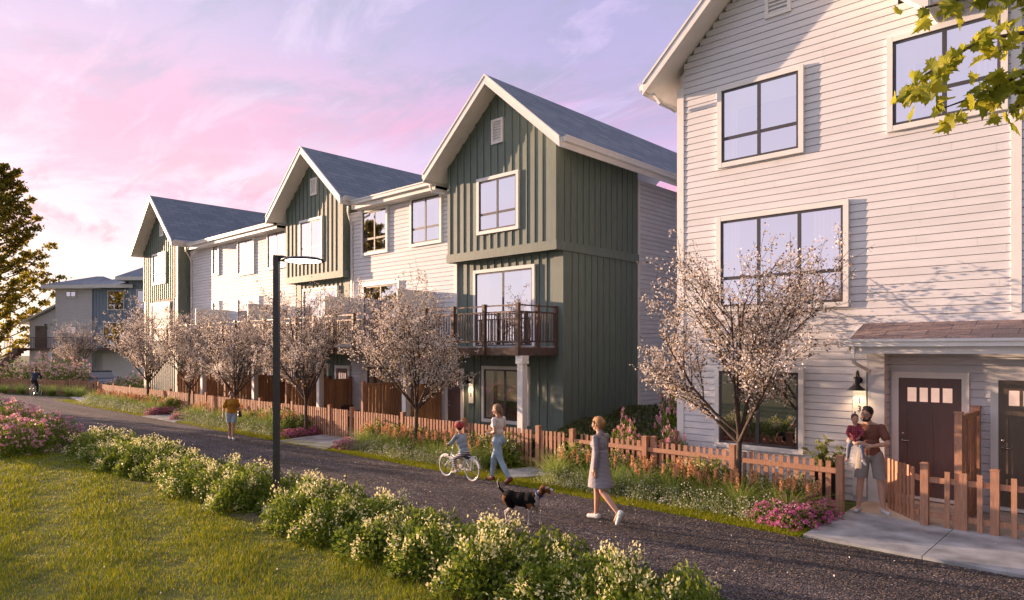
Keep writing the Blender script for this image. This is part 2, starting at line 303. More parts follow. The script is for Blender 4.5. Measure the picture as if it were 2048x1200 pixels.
slab('concrete_walk',[(-.738,10.40),(3,10.3),(3,12.41),(-.738,12.41)],.045,M['conc'])
slab('porch_floor',[(-3.87,12.6),(-3.5,12.55),(-2.72,12.42),(2.5,12.42),(2.5,13.88),(-3.59,13.88),(-3.59,13.58),(-3.87,13.58)],.055,M['tan'])
slab('concrete_walk',[(-19.6,10.42),(-16.9,10.42),(-18.25,12.3),(-19.95,12.3)],.04,M['conc'])
slab('concrete_walk',[(-31.1,10.42),(-27.6,10.42),(-29.2,12.0),(-30.6,12.0)],.04,M['conc'])
slab('concrete_pad',[(-11.05,11.5),(-10.2,10.75),(-9.75,11.85),(-10.8,12.15)],.04,M['conc'])
slab('concrete_walk',[(-47.2,11.8),(-42.6,11.2),(-42.9,11.7),(-47,12.3)],.03,M['conc'])
# lawn grass
def near_density(X,Y,n0): pass
def scatter(n,x0,x1,y0,y1,fn=None):
    P=np.stack([rng.uniform(x0,x1,n),rng.uniform(y0,y1,n),np.zeros(n)],1)
    return P if fn is None else P[fn(P)]
def infr(P,mar=80):
    d=-.6845*P[:,0]+.729*P[:,1]; r=.729*P[:,0]+.6845*P[:,1]; u=1024+1375*r/np.maximum(d,.1); v=700+1375*(2.8-P[:,2])/np.maximum(d,.1)
    return (d>1)&(u>-mar)&(u<2048+mar)&(v<1200+mar*1.5)
def dist(P): return -.6845*P[:,0]+.729*P[:,1]
P=np.concatenate([scatter(420000,-26,0,-2,5.5,lambda p:infr(p)&(rng.uniform(size=len(p))<np.clip((9/np.maximum(dist(p),1))**2,0,1)))])
hn=.062+.022*np.sin(P[:,0]*1.1+P[:,1]*4.3)+.012*np.sin(P[:,0]*4.1+np.sin(P[:,1]*3))+.012*np.sin(P[:,0]*11)*np.sin(P[:,1]*13)
V,F=blades(P,hn,np.clip(.0045*dist(P)/7,.004,.014)[:,None],.5,2)
tag(ngrid('lawn_grass',V,F,M['grass']),kind='stuff')
P=scatter(160,-24,-4,0,5.2,infr); P[:,2]=.05
V,F=leafquads(P,.022,1,.9); tag(ngrid('lawn_daisies',V,F,M['white']),kind='stuff')
# verge along the path
P=np.concatenate([scatter(60000,-24,-3.9,10.36,10.95,infr),scatter(12000,-45,-24,10.4,11.1,infr),scatter(9000,-11.5,-9.3,10.4,12.4,infr)])
V,F=blades(P,.06,.006,.5,2); tag(ngrid('verge_grass',V,F,M['grass']),kind='stuff')
# loose pebbles
def pebbles():
    P=scatter(60000,-24,3,6.75,10.36,lambda p:infr(p)&(rng.uniform(size=len(p))<np.clip((11/np.maximum(dist(p),1))**2,0,1))); n=len(P)
    s=rng.uniform(.005,.014,n)[:,None]; B=np.array([[1,0,0],[-1,0,0],[0,1,0],[0,-1,0],[0,0,.7],[0,0,-.3]]); a=rng.uniform(0,6.28,n)
    ca,sa=np.cos(a)[:,None],np.sin(a)[:,None]; e=rng.uniform(.6,1.3,(n,3))
    X=B[None,:,0]*e[:,None,0][:,:]*ca-B[None,:,1]*e[:,None,1]*sa; Y=B[None,:,0]*e[:,None,0]*sa+B[None,:,1]*e[:,None,1]*ca; Z=B[None,:,2]*e[:,None,2]
    V=np.stack([X,Y,Z],2)*s[:,:,None]+P[:,None,:]; V[:,:,2]+=.02
    T=np.array([[0,2,4],[2,1,4],[1,3,4],[3,0,4],[2,0,5],[1,2,5],[3,1,5],[0,3,5]]); F=(np.arange(n)[:,None,None]*6+T[None]).reshape(-1,3)
    m=leafm('pebble_stone',[(.03,.028,.035),(.06,.052,.06),(.10,.085,.09),(.14,.11,.10),(.26,.18,.13)],0,.75)
    tag(ngrid('loose_pebbles',V.reshape(-1,3),F,m),kind='stuff')
pebbles()
P=scatter(800,-24,2,7,12.1,infr); P[:,2]=.035; V,F=leafquads(P,.028,.0,.8); V[:,2]=np.clip(V[:,2],.032,.06); tag(ngrid('fallen_petals',V,F,M['blos']),kind='stuff')
# ---------------- house builders ----------------
brnd=random.Random(21)
def lap(b,p0,p1,z0,z1,e=.138,m=0,top=None):
    """lap siding from p0 to p1 (outward normal on the right of p0->p1); top(t)->z optional gable"""
    p0=Vector((*p0,0)); p1=Vector((*p1,0)); L=(p1-p0).length; u=(p1-p0)/L; n=Vector((u.y,-u.x,0)); z=z0
    def span(z):
        if top is None: return 0,L
        return top(z)
    while z<z1-1e-4:
        zt=min(z+e,z1); a0,a1=span(zt); 
        if a1-a0<.02: break
        x=a0; g=Vector((0,0,.011)); z_=Vector((0,0,z)); q=Vector((0,0,zt))
        cuts=[a0]; x=a0+brnd.uniform(.6,3.6)
        while x<a1-.5: cuts.append(x); x+=3.66
        cuts.append(a1); A=p0+u*a0; B=p0+u*a1
        b.poly([A-n*.026+z_+g,B-n*.026+z_+g,B-n*.026+z_,A-n*.026+z_][::-1],m)
        for c0,c1 in zip(cuts,cuts[1:]):
            A=p0+u*(c0+.0015); B=p0+u*(c1-.0015); w=brnd.uniform(-.001,.001); k=len(b.v)
            b.v+=[tuple(p) for p in (A-n*.026+z_+g,B-n*.026+z_+g,B+n*(.015+w)+z_+g,A+n*(.015+w)+z_+g,B+n*.006+q,A+n*.006+q,B-n*.026+q,A-n*.026+q)]
            b.f+=[(k,k+1,k+2,k+3),(k+3,k+2,k+4,k+5),(k+5,k+4,k+6,k+7)]; b.m+=[m]*3
        z=zt
wrnd=random.Random(31)
def win(par,x0,x1,z0,z1,y,kind='T',g='glass',tr=.095,bar=.33,name='window'):
    """window in a wall facing -Y; x0..z1 = outside of the dark frame"""
    t=MB(); Y0=y-.085; Y1=y+.005
    t.box(x0-tr,x0,Y0,Y1,z0-tr,z1+tr); t.box(x1,x1+tr,Y0,Y1,z0-tr,z1+tr); t.box(x0,x1,Y0+.002,Y1,z1,z1+tr); t.box(x0,x1,Y0+.002,Y1,z0-tr,z0)
    o=t.build(name,M['trim'],par)
    f=MB(); w=.05; a,c=y-.052,y-.0
    f.box(x0,x0+w,a,c,z0,z1); f.box(x1-w,x1,a,c,z0,z1); f.box(x0+w,x1-w,a,c,z1-w,z1); f.box(x0+w,x1-w,a,c,z0,z0+w)
    nm={'T':1,'S':1,'W':2,'N':0}[kind]; W_=(x1-x0); 
    for i in range(nm): xm=x0+W_*(i+1)/(nm+1); f.box(xm-.035,xm+.035,a-.003,c,z0+w,z1-w)
    if kind in 'TWN': zb=z0+(z1-z0)*bar; f.box(x0+w,x1-w,a+.002,c,zb-.035,zb+.035)
    f.build('frame',M['frame'],o)
    p=MB(); p.poly([(x0+w,y-.046,z0+w),(x1-w,y-.046,z0+w),(x1-w,y-.046,z1-w),(x0+w,y-.046,z1-w)]); p.build('pane',M[g],o)
    p=MB(); p.box(x0+w,x1-w,y-.026,y-.0235,z0+w,z1-w); p.build('room',M['room'],o)  # dark sheet behind the pane; shade of an unlit interior put into its colour
    def folds(a,c_,zb):
        n=max(6,int((c_-a)/.018)); q=MB(); pts=[(a+(c_-a)*i/n,y-.033+.0055*math.sin(i*1.5+wrnd.random())) for i in range(n+1)]
        for (xa,ya),(xb,yb) in zip(pts,pts[1:]): q.poly([(xa,ya,zb),(xb,yb,zb),(xb,yb,z1-w),(xa,ya,z1-w)])
        q.build('curtain',M['curtain'],o,True)
    k=wrnd.random(); W2=x1-x0-2*w
    if g=='glassc':
        q=MB(); q.box(x0+w+.3*W2,x1-w,y-.029,y-.027,z0+w+.35*(z1-z0),z1-w); q.build('blind',M['blind'],o)
    if k<.75 and kind!='N' and g!='glassd': folds(x0+w,x0+w+W2*wrnd.uniform(.12,.24),z0+w)
    if k>.2 and kind!='N' and g!='glassd': folds(x1-w-W2*wrnd.uniform(.12,.24),x1-w,z0+w)
    if wrnd.random()<.35 and kind!='S':
        q=MB(); q.box(x0+w,x1-w,y-.041,y-.0395,z1-w-(z1-z0)*wrnd.uniform(.15,.4),z1-w); q.build('blind',M['blind'],o)
    return o
def battens(b,x0,x1,y,z0,z1,sp=.28,top=None,m=0,holes=(),side=0):
    """boards and battens; side=0 faces -Y at plane y (x range); side=1 faces +X at plane x=y (y range)"""
    def bx(a0,a1,d,za,zb):
        if side==0: b.box(a0,a1,y-d,y,za,zb,m)
        else: b.box(y,y+d,a0,a1,za,zb,m)
    n=max(1,round((x1-x0)/sp)); sp=(x1-x0)/n
    for i in range(1,n):
        a=x0+i*sp; zt=z1 if top is None else top(a)
        segs=[(z0,zt)]
        for hx0,hx1,hz0,hz1 in holes:
            if hx0-.03<a<hx1+.03:
                ns=[]
                for s0,s1 in segs:
                    if hz0>s0: ns.append((s0,min(s1,hz0)))
                    if hz1<s1: ns.append((max(s0,hz1),s1))
                segs=ns
        for s0,s1 in segs:
            if s1-s0>.03: bx(a-.03,a+.03,.026,s0,s1)
def gable_roof(par,xl,xr,ze,zp,yf,yb,eave_r=True,name='roof'):
    xm=(xl+xr)/2; th=.07
    b=MB()
    for x in (xl,xr):
        b.prism([(x,yf,ze),(xm,yf,zp),(xm,yf,zp-th*1.4),(x,yf,ze-th*1.4)],(0,yb-yf,0))
    o=b.build(name,M['roofm'],par)
    s=MB(); sg=1
    for x in (xl,xr):   # rake boards and soffit
        dx=.02 if x==xl else -.02; k=(zp-ze)/(xm-x)
        s.prism([(x,yf-.03,ze-.02),(xm,yf-.03,zp-.02),(xm,yf-.03,zp-.27),(x,yf-.03,ze-.27)],(0,.045,0))
        s.prism([(x,yf-.05,ze+.012),(xm,yf-.05,zp+.012),(xm,yf-.05,zp-.05),(x,yf-.05,ze-.05)],(0,.06,0))
        s.prism([(x+dx,yf+.02,ze-.15),(xm,yf+.02,zp-.15),(xm,yf+.02,zp-.19),(x+dx,yf+.02,ze-.19)],(0,yb-yf-.04,0))
    s.build('rake_board',M['trim'],o)
    for x,sg in ((xl,-1),(xr,1)):
        g=MB(); x0,x1=sorted((x,x+sg*.03)); g.box(x0,x1,yf,yb,ze-.27,ze-.02)
        x0,x1=sorted((x+sg*.03,x+sg*.15)); g.box(x0,x1,yf+.06,yb,ze-.13,ze+.0); x0,x1=sorted((x+sg*.13,x+sg*.17)); g.box(x0,x1,yf+.06,yb,ze-.02,ze+.02)
        g.build('gutter',M['trim'],o)
    return o
def gab_top(xl,xr,ze,zp,off):
    xm=(xl+xr)/2; k=(zp-ze)/(xm-xl); return lambda a: ze-off+k*((a-xl) if a<xm else (xr-a))
def vent(par,x0,x1,z0,z1,y):
    b=MB(); w=.07; b.box(x0,x0+w,y-.05,y,z0,z1); b.box(x1-w,x1,y-.05,y,z0,z1); b.box(x0+w,x1-w,y-.05,y,z1-w,z1); b.box(x0+w,x1-w,y-.05,y,z0,z0+w)
    n=int((z1-z0-2*w)/.075)
    for i in range(n):
        z=z0+w+(i+.5)*(z1-z0-2*w)/n; b.poly([(x0+w,y-.042,z-.03),(x1-w,y-.042,z-.03),(x1-w,y-.012,z+.012),(x0+w,y-.012,z+.012)])
    b.box(x0+w,x1-w,y-.006,y-.002,z0+w,z1-w); return b.build('wall_vent',M['trim'],par)
def spout(par,pts,r=.04,name='downspout'):
    b=MB(); b.tube(pts,r,4); return b.build(name,M['trim'],par)
# ---------------- row of townhouses ----------------
row=thing('townhouse_row','long terrace of townhouses with three green board gables, white siding and steep blue-grey roofs','building',(-26,14.3,0))
row.location=(0,0,0)
def wing(xl,xr,xl2,ze,zp,rl,rr,yu,ylo,side_to,w3,w2,vz,ybk=24,low0=0,band=True):
    xm=(rl+rr)/2; tp=gab_top(rl,rr,ze,zp,.17)
    b=MB(); yo=yu
    b.poly([(xl,yo,5.45),(xr,yo,5.45),(xr,yo,tp(xr)),(xm,yo,tp(xm)),(xl,yo,tp(xl))])
    b.poly([(xr,yo,5.45),(xr,side_to,5.45),(xr,side_to,tp(xr)),(xr,yo,tp(xr))]); b.poly([(xl,side_to,5.45),(xl,yo,5.45),(xl,yo,tp(xl)),(xl,side_to,tp(xl))])
    b.poly([(xl,yo,5.45),(xl,side_to,5.45),(xr,side_to,5.45),(xr,yo,5.45)])
    holes=[(w3[0]-.095,w3[1]+.095,w3[2]-.095,w3[3]+.095),(vz[0],vz[1],vz[2],vz[3])]
    battens(b,xl+.1,xr-.2,yu,5.45,9,top=tp,holes=holes)
    b.box(xr-.2,xr+.02,yu-.03,yu,5.45,tp(xr-.1)); b.box(xl-.02,xl+.1,yu-.03,yu,5.45,tp(xl+.05))
    battens(b,yu+.1,side_to,xr,5.45,tp(xr),side=1)
    b.box(xr,xr+.021,yu,yu+.1,5.45,tp(xr)-.02)
    b.build('gable_wall',M['green'],row)
    if band:
        b=MB(); b.box(xl-.05,xr+.05,yu-.05,yu+.12,5.45,5.70); b.box(xr-.1,xr+.052,yu+.12,side_to,5.452,5.698); b.build('belt_board',M['green'],row)
    b=MB(); b.box(xl2,xr,ylo,side_to,low0,5.449)
    h2=[(w2[0]-.095,w2[1]+.095,w2[2]-.095,w2[3]+.095),(-14.66,-12.6,.6,2.5)]
    battens(b,xl2+.1,xr-.3,ylo,2.9,5.45,holes=h2); battens(b,max(xl2,-15.4 if xl>-20 else -99)+.1,xr-.3,ylo,low0,2.65,holes=h2)
    b.box(xr-.3,xr+.021,ylo-.03,ylo,low0,5.44)
    battens(b,ylo+.1,side_to,xr,low0,5.45,side=1)
    b.build('lower_wall',M['green'],row)
    win(row,*w3,yu); win(row,*w2,ylo,'S' if xl>-30 else 'T')
    vent(row,*vz,yu); gable_roof(row,rl,rr,ze,zp,yu-.6,ybk)
wing(-15.8,-11.55,-15.7,8.17,10.45,-16.27,-10.93,14.0,14.3,17.9,(-14.40,-12.93,6.24,7.68),(-14.86,-12.6,2.92,5.08),(-13.93,-13.47,8.68,9.38))
wing(-25.6,-21.55,-25.4,8.17,10.45,-26.15,-20.78,14.0,14.3,15.6,(-24.42,-22.95,6.24,7.75),(-24.7,-22.4,2.92,5.12),(-23.75,-23.3,8.72,9.38))
wing(-40.6,-35.85,-40.6,8.17,10.78,-40.8,-35.1,13.7,13.7,15.6,(-39.1,-37.45,6.35,7.8),(-39.3,-36.9,3.4,5.2),(-38.2,-37.75,8.75,9.4),band=False)
b=MB(); b.prism([(-15.42,14.28,0),(-11.56,14.28,0),(-11.56,14.28,2.66),(-15.42,14.28,2.66)],(0,.015,0)); 
# white siding between the gables
b=MB(); lap(b,(-21.55,14.3),(-15.7,14.3),0,7.8); lap(b,(-35.85,14.3),(-25.4,14.3),0,7.8); lap(b,(-11.56,17.9),(-11.56,30),0,8.0)
b.box(-21.6,-15.6,14.34,24,0,7.8); b.box(-35.9,-25.3,14.34,24,0,7.8); b.box(-15.7,-11.6,17.9,30,0,8.02)
b.build('siding_wall',M['siding'],row)
b=MB(); b.box(-11.62,-11.52,17.9,17.99,0,8.0); b.build('corner_trim',M['trim'],row); b=MB(); b.box(-15.82,-15.7,14.24,14.3,2.9,5.45); b.build('corner_trim',M['trim'],row)
for xa,xb in ((-20.78,-16.25),(-35.08,-26.15)):
    b=MB(); b.prism([(xa,13.86,8.02),(xa,13.86,7.98),(xa,24,8.3),(xa,24,8.34)],(xb-xa,0,0)); r=b.build('roof',M['roofm'],row)
    b=MB(); b.box(xa,xb,13.84,13.87,7.76,8.0); b.box(xa,xb,13.72,13.84,7.9,8.02); b.box(xa,xb,13.69,13.73,8.0,8.04); b.box(xa,xb,13.87,14.32,7.77,7.80); b.build('gutter',M['trim'],r)
for x in (-21.45,-35.7):
    spout(row,[(x+.55,13.78,7.9),(x+.5,13.8,7.72),(x+.08,14.2,7.4),(x+.08,14.24,7.2),(x+.08,14.24,3.0)])
spout(row,[(-16.4,13.75,7.9),(-16.35,13.8,7.7),(-15.95,13.95,7.6)])
win(row,-20.66,-19.30,6.25,7.68,14.3); win(row,-17.9,-16.5,6.28,7.72,14.3)
win(row,-33.05,-32.5,6.45,7.75,14.3,'N'); win(row,-30.4,-29.0,6.25,7.70,14.3); win(row,-27.65,-26.2,6.3,7.72,14.3)
win(row,-33.05,-32.5,4.2,5.05,14.3,'N'); win(row,-30.4,-28.5,2.92,5.07,14.3,'S'); win(row,-20.6,-18.65,2.92,5.05,14.3,'S')
win(row,-14.5,-12.82,.78,2.24,14.3,'S','glassc'); win(row,-20.4,-18.75,.8,2.2,14.3,'S','glassc'); win(row,-24.8,-23,.8,2.2,14.3,'S','glassd'); win(row,-30.3,-28.6,.8,2.2,14.3,'S','glassd')
M['litglass']=mat('lit_door_glass',(.6,.45,.4),.1,.3,4,emit=((1,.62,.48),.30))  # warm emission stands in for the sky's reflection in the door panes
def door(par,x0,x1,z0,z1,y,m,sgn=1,lites=True):
    t=MB(); w=.11
    t.box(x0-w,x0,y-.05,y,z0,z1+w); t.box(x1,x1+w,y-.05,y,z0,z1+w); t.box(x0,x1,y-.048,y,z1,z1+w); t.box(x0,x1,y-.10,y,z0-.05,z0)
    f=t.build('door_frame',M['trim'],par)
    d=MB(); d.box(x0,x1,y-.02,y-.004,z0,z1); W_=x1-x0; H_=z1-z0; pr=.012
    ys=(y-.02-pr,y-.0195)
    d.box(x0+.002,x0+.13,*ys,z0,z1-.002); d.box(x1-.13,x1-.002,*ys,z0,z1-.002); d.box(x0+.13,x1-.13,ys[0]+.001,ys[1],z0,z0+.2); d.box(x0+.13,x1-.13,ys[0]+.001,ys[1],z1-.16,z1-.002)
    zl=z1-.16-.27; d.box(x0+.13,x1-.13,ys[0]+.001,ys[1],zl-.17,zl); xm=(x0+x1)/2; d.box(xm-.05,xm+.05,ys[0]+.001,ys[1],z0+.2,zl-.17)
    for i in range(1,4): xx=x0+.13+(W_-.26)*i/4; d.box(xx-.025,xx+.025,ys[0]+.001,ys[1],zl,z1-.16)
    o=d.build('door',m,par)
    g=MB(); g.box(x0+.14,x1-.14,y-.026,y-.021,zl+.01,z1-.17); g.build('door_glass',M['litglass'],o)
    h=MB(); xh=x0+.065 if sgn>0 else x1-.065; zh=z0+.98; h.tube([(xh,y-.03,zh),(xh,y-.075,zh)],[.028,.022],10); h.tube([(xh,y-.075,zh),(xh+sgn*.11,y-.078,zh-.005)],[.012,.009],8); h.tube([(xh,y-.03,zh+.12),(xh,y-.05,zh+.12)],.024,10); h.build('handle',M['steel'],o,True)
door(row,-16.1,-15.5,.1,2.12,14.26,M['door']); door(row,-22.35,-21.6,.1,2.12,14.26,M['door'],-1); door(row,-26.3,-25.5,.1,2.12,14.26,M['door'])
# balcony
def balcony():
    x0,x1=-35.0,-11.7; b=MB(); b.box(x0,x1,12.75,14.3,2.66,2.86); o=b.build('balcony',M['deckm'],row)
    b=MB(); b.box(x0+.05,x1-.05,12.79,14.29,2.862,2.9); b.build('deck_floor',M['conc'],o)
    px=list(np.arange(-11.76,x0,-1.21))
    for x in px:
        b=MB(); b.box(x-.045,x+.045,12.70,12.80,2.68,3.98); b.box(x-.055,x+.055,12.69,12.81,3.98,4.0); b.build('rail_post',M['deckm'],o)
    for y in (13.5,14.22):
        b=MB(); b.box(-11.805,-11.715,y-.045,y+.045,2.68,3.98); b.build('rail_post',M['deckm'],o)
    b=MB()
    for z0,z1 in ((3.93,3.965),(3.76,3.80),(3.0,3.04)): b.box(x0,x1-.06,12.735,12.765,z0,z1); b.box(-11.775,-11.745,12.76,14.3,z0,z1)
    for x in np.arange(-11.86,x0,-.105): b.box(x-.013,x+.013,12.74,12.76,3.03,3.77)
    for y in np.arange(12.88,14.2,.105): b.box(-11.77,-11.75,y-.013,y+.013,3.03,3.77)
    b.build('railing',M['deckm'],o)
    for x in (-11.75,-16.47,-21.28,-26.08,-30.92):
        b=MB(); b.box(x-.09,x+.09,12.8,12.98,.03,2.5); b.box(x-.12,x+.12,12.77,13.01,2.45,2.658); b.box(x-.12,x+.12,12.77,13.01,.0,.16); b.build('porch_post',M['trim'],row)
    for x in (-16.82,-20.9,-26.55,-31.6):
        b=MB(); b.box(x-.03,x+.03,12.82,14.28,2.92,4.66)
        for y in np.arange(12.9,14.2,.12): b.box(x+.03,x+.036,y,y+.105,2.94,4.64)
        b.build('privacy_panel',M['trim'],o)
    return o
balcony()
# lamps on walls with house number board
def sconce(par,x,y,z,num,k=1.0,power=0,bx=None):
    bx0,bx1,bz0,bz1=bx; b=MB(); b.box(bx0,bx1,y-.03,y,bz0,bz1); board=b.build('number_board',M['trim'],par)
    for i,ch in enumerate(num):
        cu=bpy.data.curves.new('numeral','FONT'); cu.body=ch; cu.size=.15; cu.extrude=.004; cu.align_x='CENTER'
        t=bpy.data.objects.new('numeral',cu); C.objects.link(t); dg=bpy.context.evaluated_depsgraph_get(); me=bpy.data.meshes.new_from_object(t.evaluated_get(dg)); bpy.data.objects.remove(t)
        me.materials.append(M['black']); o=bpy.data.objects.new('numeral',me); C.objects.link(o); o.parent=board; o.location=((bx0+bx1)/2,y-.036,z-.42-.15*i); o.rotation_euler=(PI/2,0,0)
    xc=(bx0+bx1)/2; b=MB(); b.tube([(xc,y-.03,z),(xc,y-.06,z)],.06,14)
    b.tube([(xc,y-.05,z),(xc,y-.08,z+.12),(xc,y-.13,z+.17),(xc,y-.18,z+.14),(xc,y-.2,z+.05)],.016,8)
    L=b.build('wall_lamp',M['black'],par,True)
    b=MB(); b.lathe([(.045,.06),(.05,.02),(.055,-.08),(.07,-.10),(.15,-.17),(.155,-.18),(.14,-.175),(.05,-.12)],(xc,y-.2,z)); b.build('lamp_shade',M['black'],L,True)
    b=MB(); b.lathe([(.01,-.10),(.03,-.11),(.035,-.14),(.02,-.165),(.005,-.17)],(xc,y-.2,z),12); b.build('bulb',M['bulb'],L,True)
    l=bpy.data.lights.new('lamp_light','SPOT'); l.energy=power; l.color=(1,.62,.32); l.shadow_soft_size=.03; l.spot_size=R(130); l.spot_blend=.6; lo=bpy.data.objects.new('lamp_light',l); C.objects.link(lo); lo.location=(xc,y-.2,z-.18); lo.parent=L
M['bulb']=mat('lamp_bulb',(1,.9,.7),.3,emit=((1,.75,.45),18))
sconce(row,-15.1,14.27,1.98,'12',1,9,(-15.17,-14.97,1.2,2.14))
# ---------------- near house ----------------
house=thing('white_house','tall white lap-sided gabled house with a covered porch and dark brown doors at the right','building')
YH=13.6
def nearhouse():
    rl,rr,ze,zp=-8.24,-2.76,8.68,11.25; tp=gab_top(rl,rr,ze,zp,.17); xl,xr=-7.72,2.5; xm=(rl+rr)/2; k=(zp-ze)/(xm-rl)
    b=MB()
    lap(b,(xl+.14,YH),(-3.86,YH),0,3.0); lap(b,(xl+.14,YH),(xr,YH),3.0,8.934)
    def span(z): return (max(0,(z-(ze-.17))/k+rl-(xl+.14)), min(99,rr-(z-(ze-.17))/k-(xl+.14)))
    lap(b,(xl+.14,YH),(-3,YH),8.934,zp-.15,top=span)
    b.box(xl+.04,xr,YH+.04,24,3.0,8.8); b.box(xl+.04,-3.64,YH+.04,24,0,3.0); b.prism([(xl,YH+.04,8.8),(-3.28,YH+.04,8.8),(xm,YH+.04,zp-.2)],(0,10,0))
    lap(b,(-3.59,13.94),(xr,13.94),.05,3.0); b.box(-3.62,xr,13.97,14.1,0,3.0)
    lap(b,(-3.59,YH),(-3.59,13.94),.05,3.0)
    lap(b,(xl,24),(xl,YH),0,8.5)
    b.build('siding_wall',M['siding'],house)
    b=MB(); b.box(xl-.02,xl+.14,YH-.03,YH+.1,0,8.55); b.build('corner_trim',M['trim'],house); b=MB(); b.box(-1.72,-1.58,YH-.03,YH,3.4,8.9); b.build('corner_trim',M['trim'],house)
    b=MB(); b.box(-3.85,-3.575,YH-.03,YH+.06,.05,2.8); b.build('porch_pillar',M['siding'],house)
    gable_roof(house,rl,rr,ze,zp,YH-.6,24)
    spout(house,[(-8.1,13.15,8.45),(-7.95,13.2,8.2),(-7.78,13.4,8.1),(-7.74,13.5,8.05)])
    win(house,-6.67,-5.08,6.72,8.23,YH); win(house,-6.69,-4.26,3.70,5.50,YH,'W'); win(house,-3.43,-1.85,6.78,8.27,YH); win(house,-6.73,-5.08,.86,2.36,YH,'S','glassd')
    vent(house,-5.76,-5.24,9.45,10.2,YH)
    b=MB(); b.prism([(-3.0,YH-.6,8.95),(-3.0,YH-.6,8.91),(-3.0,24,9.3),(-3.0,24,9.34)],(5.5,0,0)); r=b.build('roof',M['roofm'],house)
    b=MB(); b.box(-2.74,xr,YH-.62,YH-.59,8.70,8.93); b.box(-2.74,xr,YH-.74,YH-.62,8.83,8.95); b.box(-2.74,xr,YH-.59,YH+.02,8.74,8.77); b.build('gutter',M['trim'],r)
    # porch roof
    b=MB(); b.prism([(-3.92,YH,3.29),(-3.92,YH,3.24),(-3.92,12.76,2.94),(-3.92,12.76,2.99)],(xr+3.92,0,0)); r=b.build('porch_roof',M['roofx'],house)
    b=MB(); b.box(-3.9,xr,12.78,12.81,2.74,2.96); b.box(-3.96,xr,12.66,12.78,2.86,2.97); b.box(-3.97,xr,12.63,12.67,2.94,2.985); b.build('gutter',M['trim'],r)
    b=MB(); b.prism([(-3.95,12.74,2.97),(-3.95,YH,3.27),(-3.95,YH,3.12),(-3.95,12.74,2.76)],(.03,0,0)); b.box(-3.9,xr,12.81,YH,2.78,2.80); b.build('soffit',M['trim'],r)
    spout(house,[(-3.84,12.72,2.88),(-3.84,12.72,2.66),(-3.84,12.78,2.58),(-3.82,13.1,2.5),(-3.80,13.5,2.42)],.035)
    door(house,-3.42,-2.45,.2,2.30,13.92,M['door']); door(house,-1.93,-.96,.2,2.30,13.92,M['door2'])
    b=MB(); b.box(-3.5,-2.36,13.5,13.90,.055,.13); b.box(-2.0,-.88,13.5,13.90,.055,.13); b.build('door_step',M['tan'],house)
    sconce(house,-3.98,YH-.02,2.25,'13',1,6,(-4.10,-3.87,.12,2.42))
    # window glass mirrors the sky; door panes glow in place of that reflection
nearhouse()
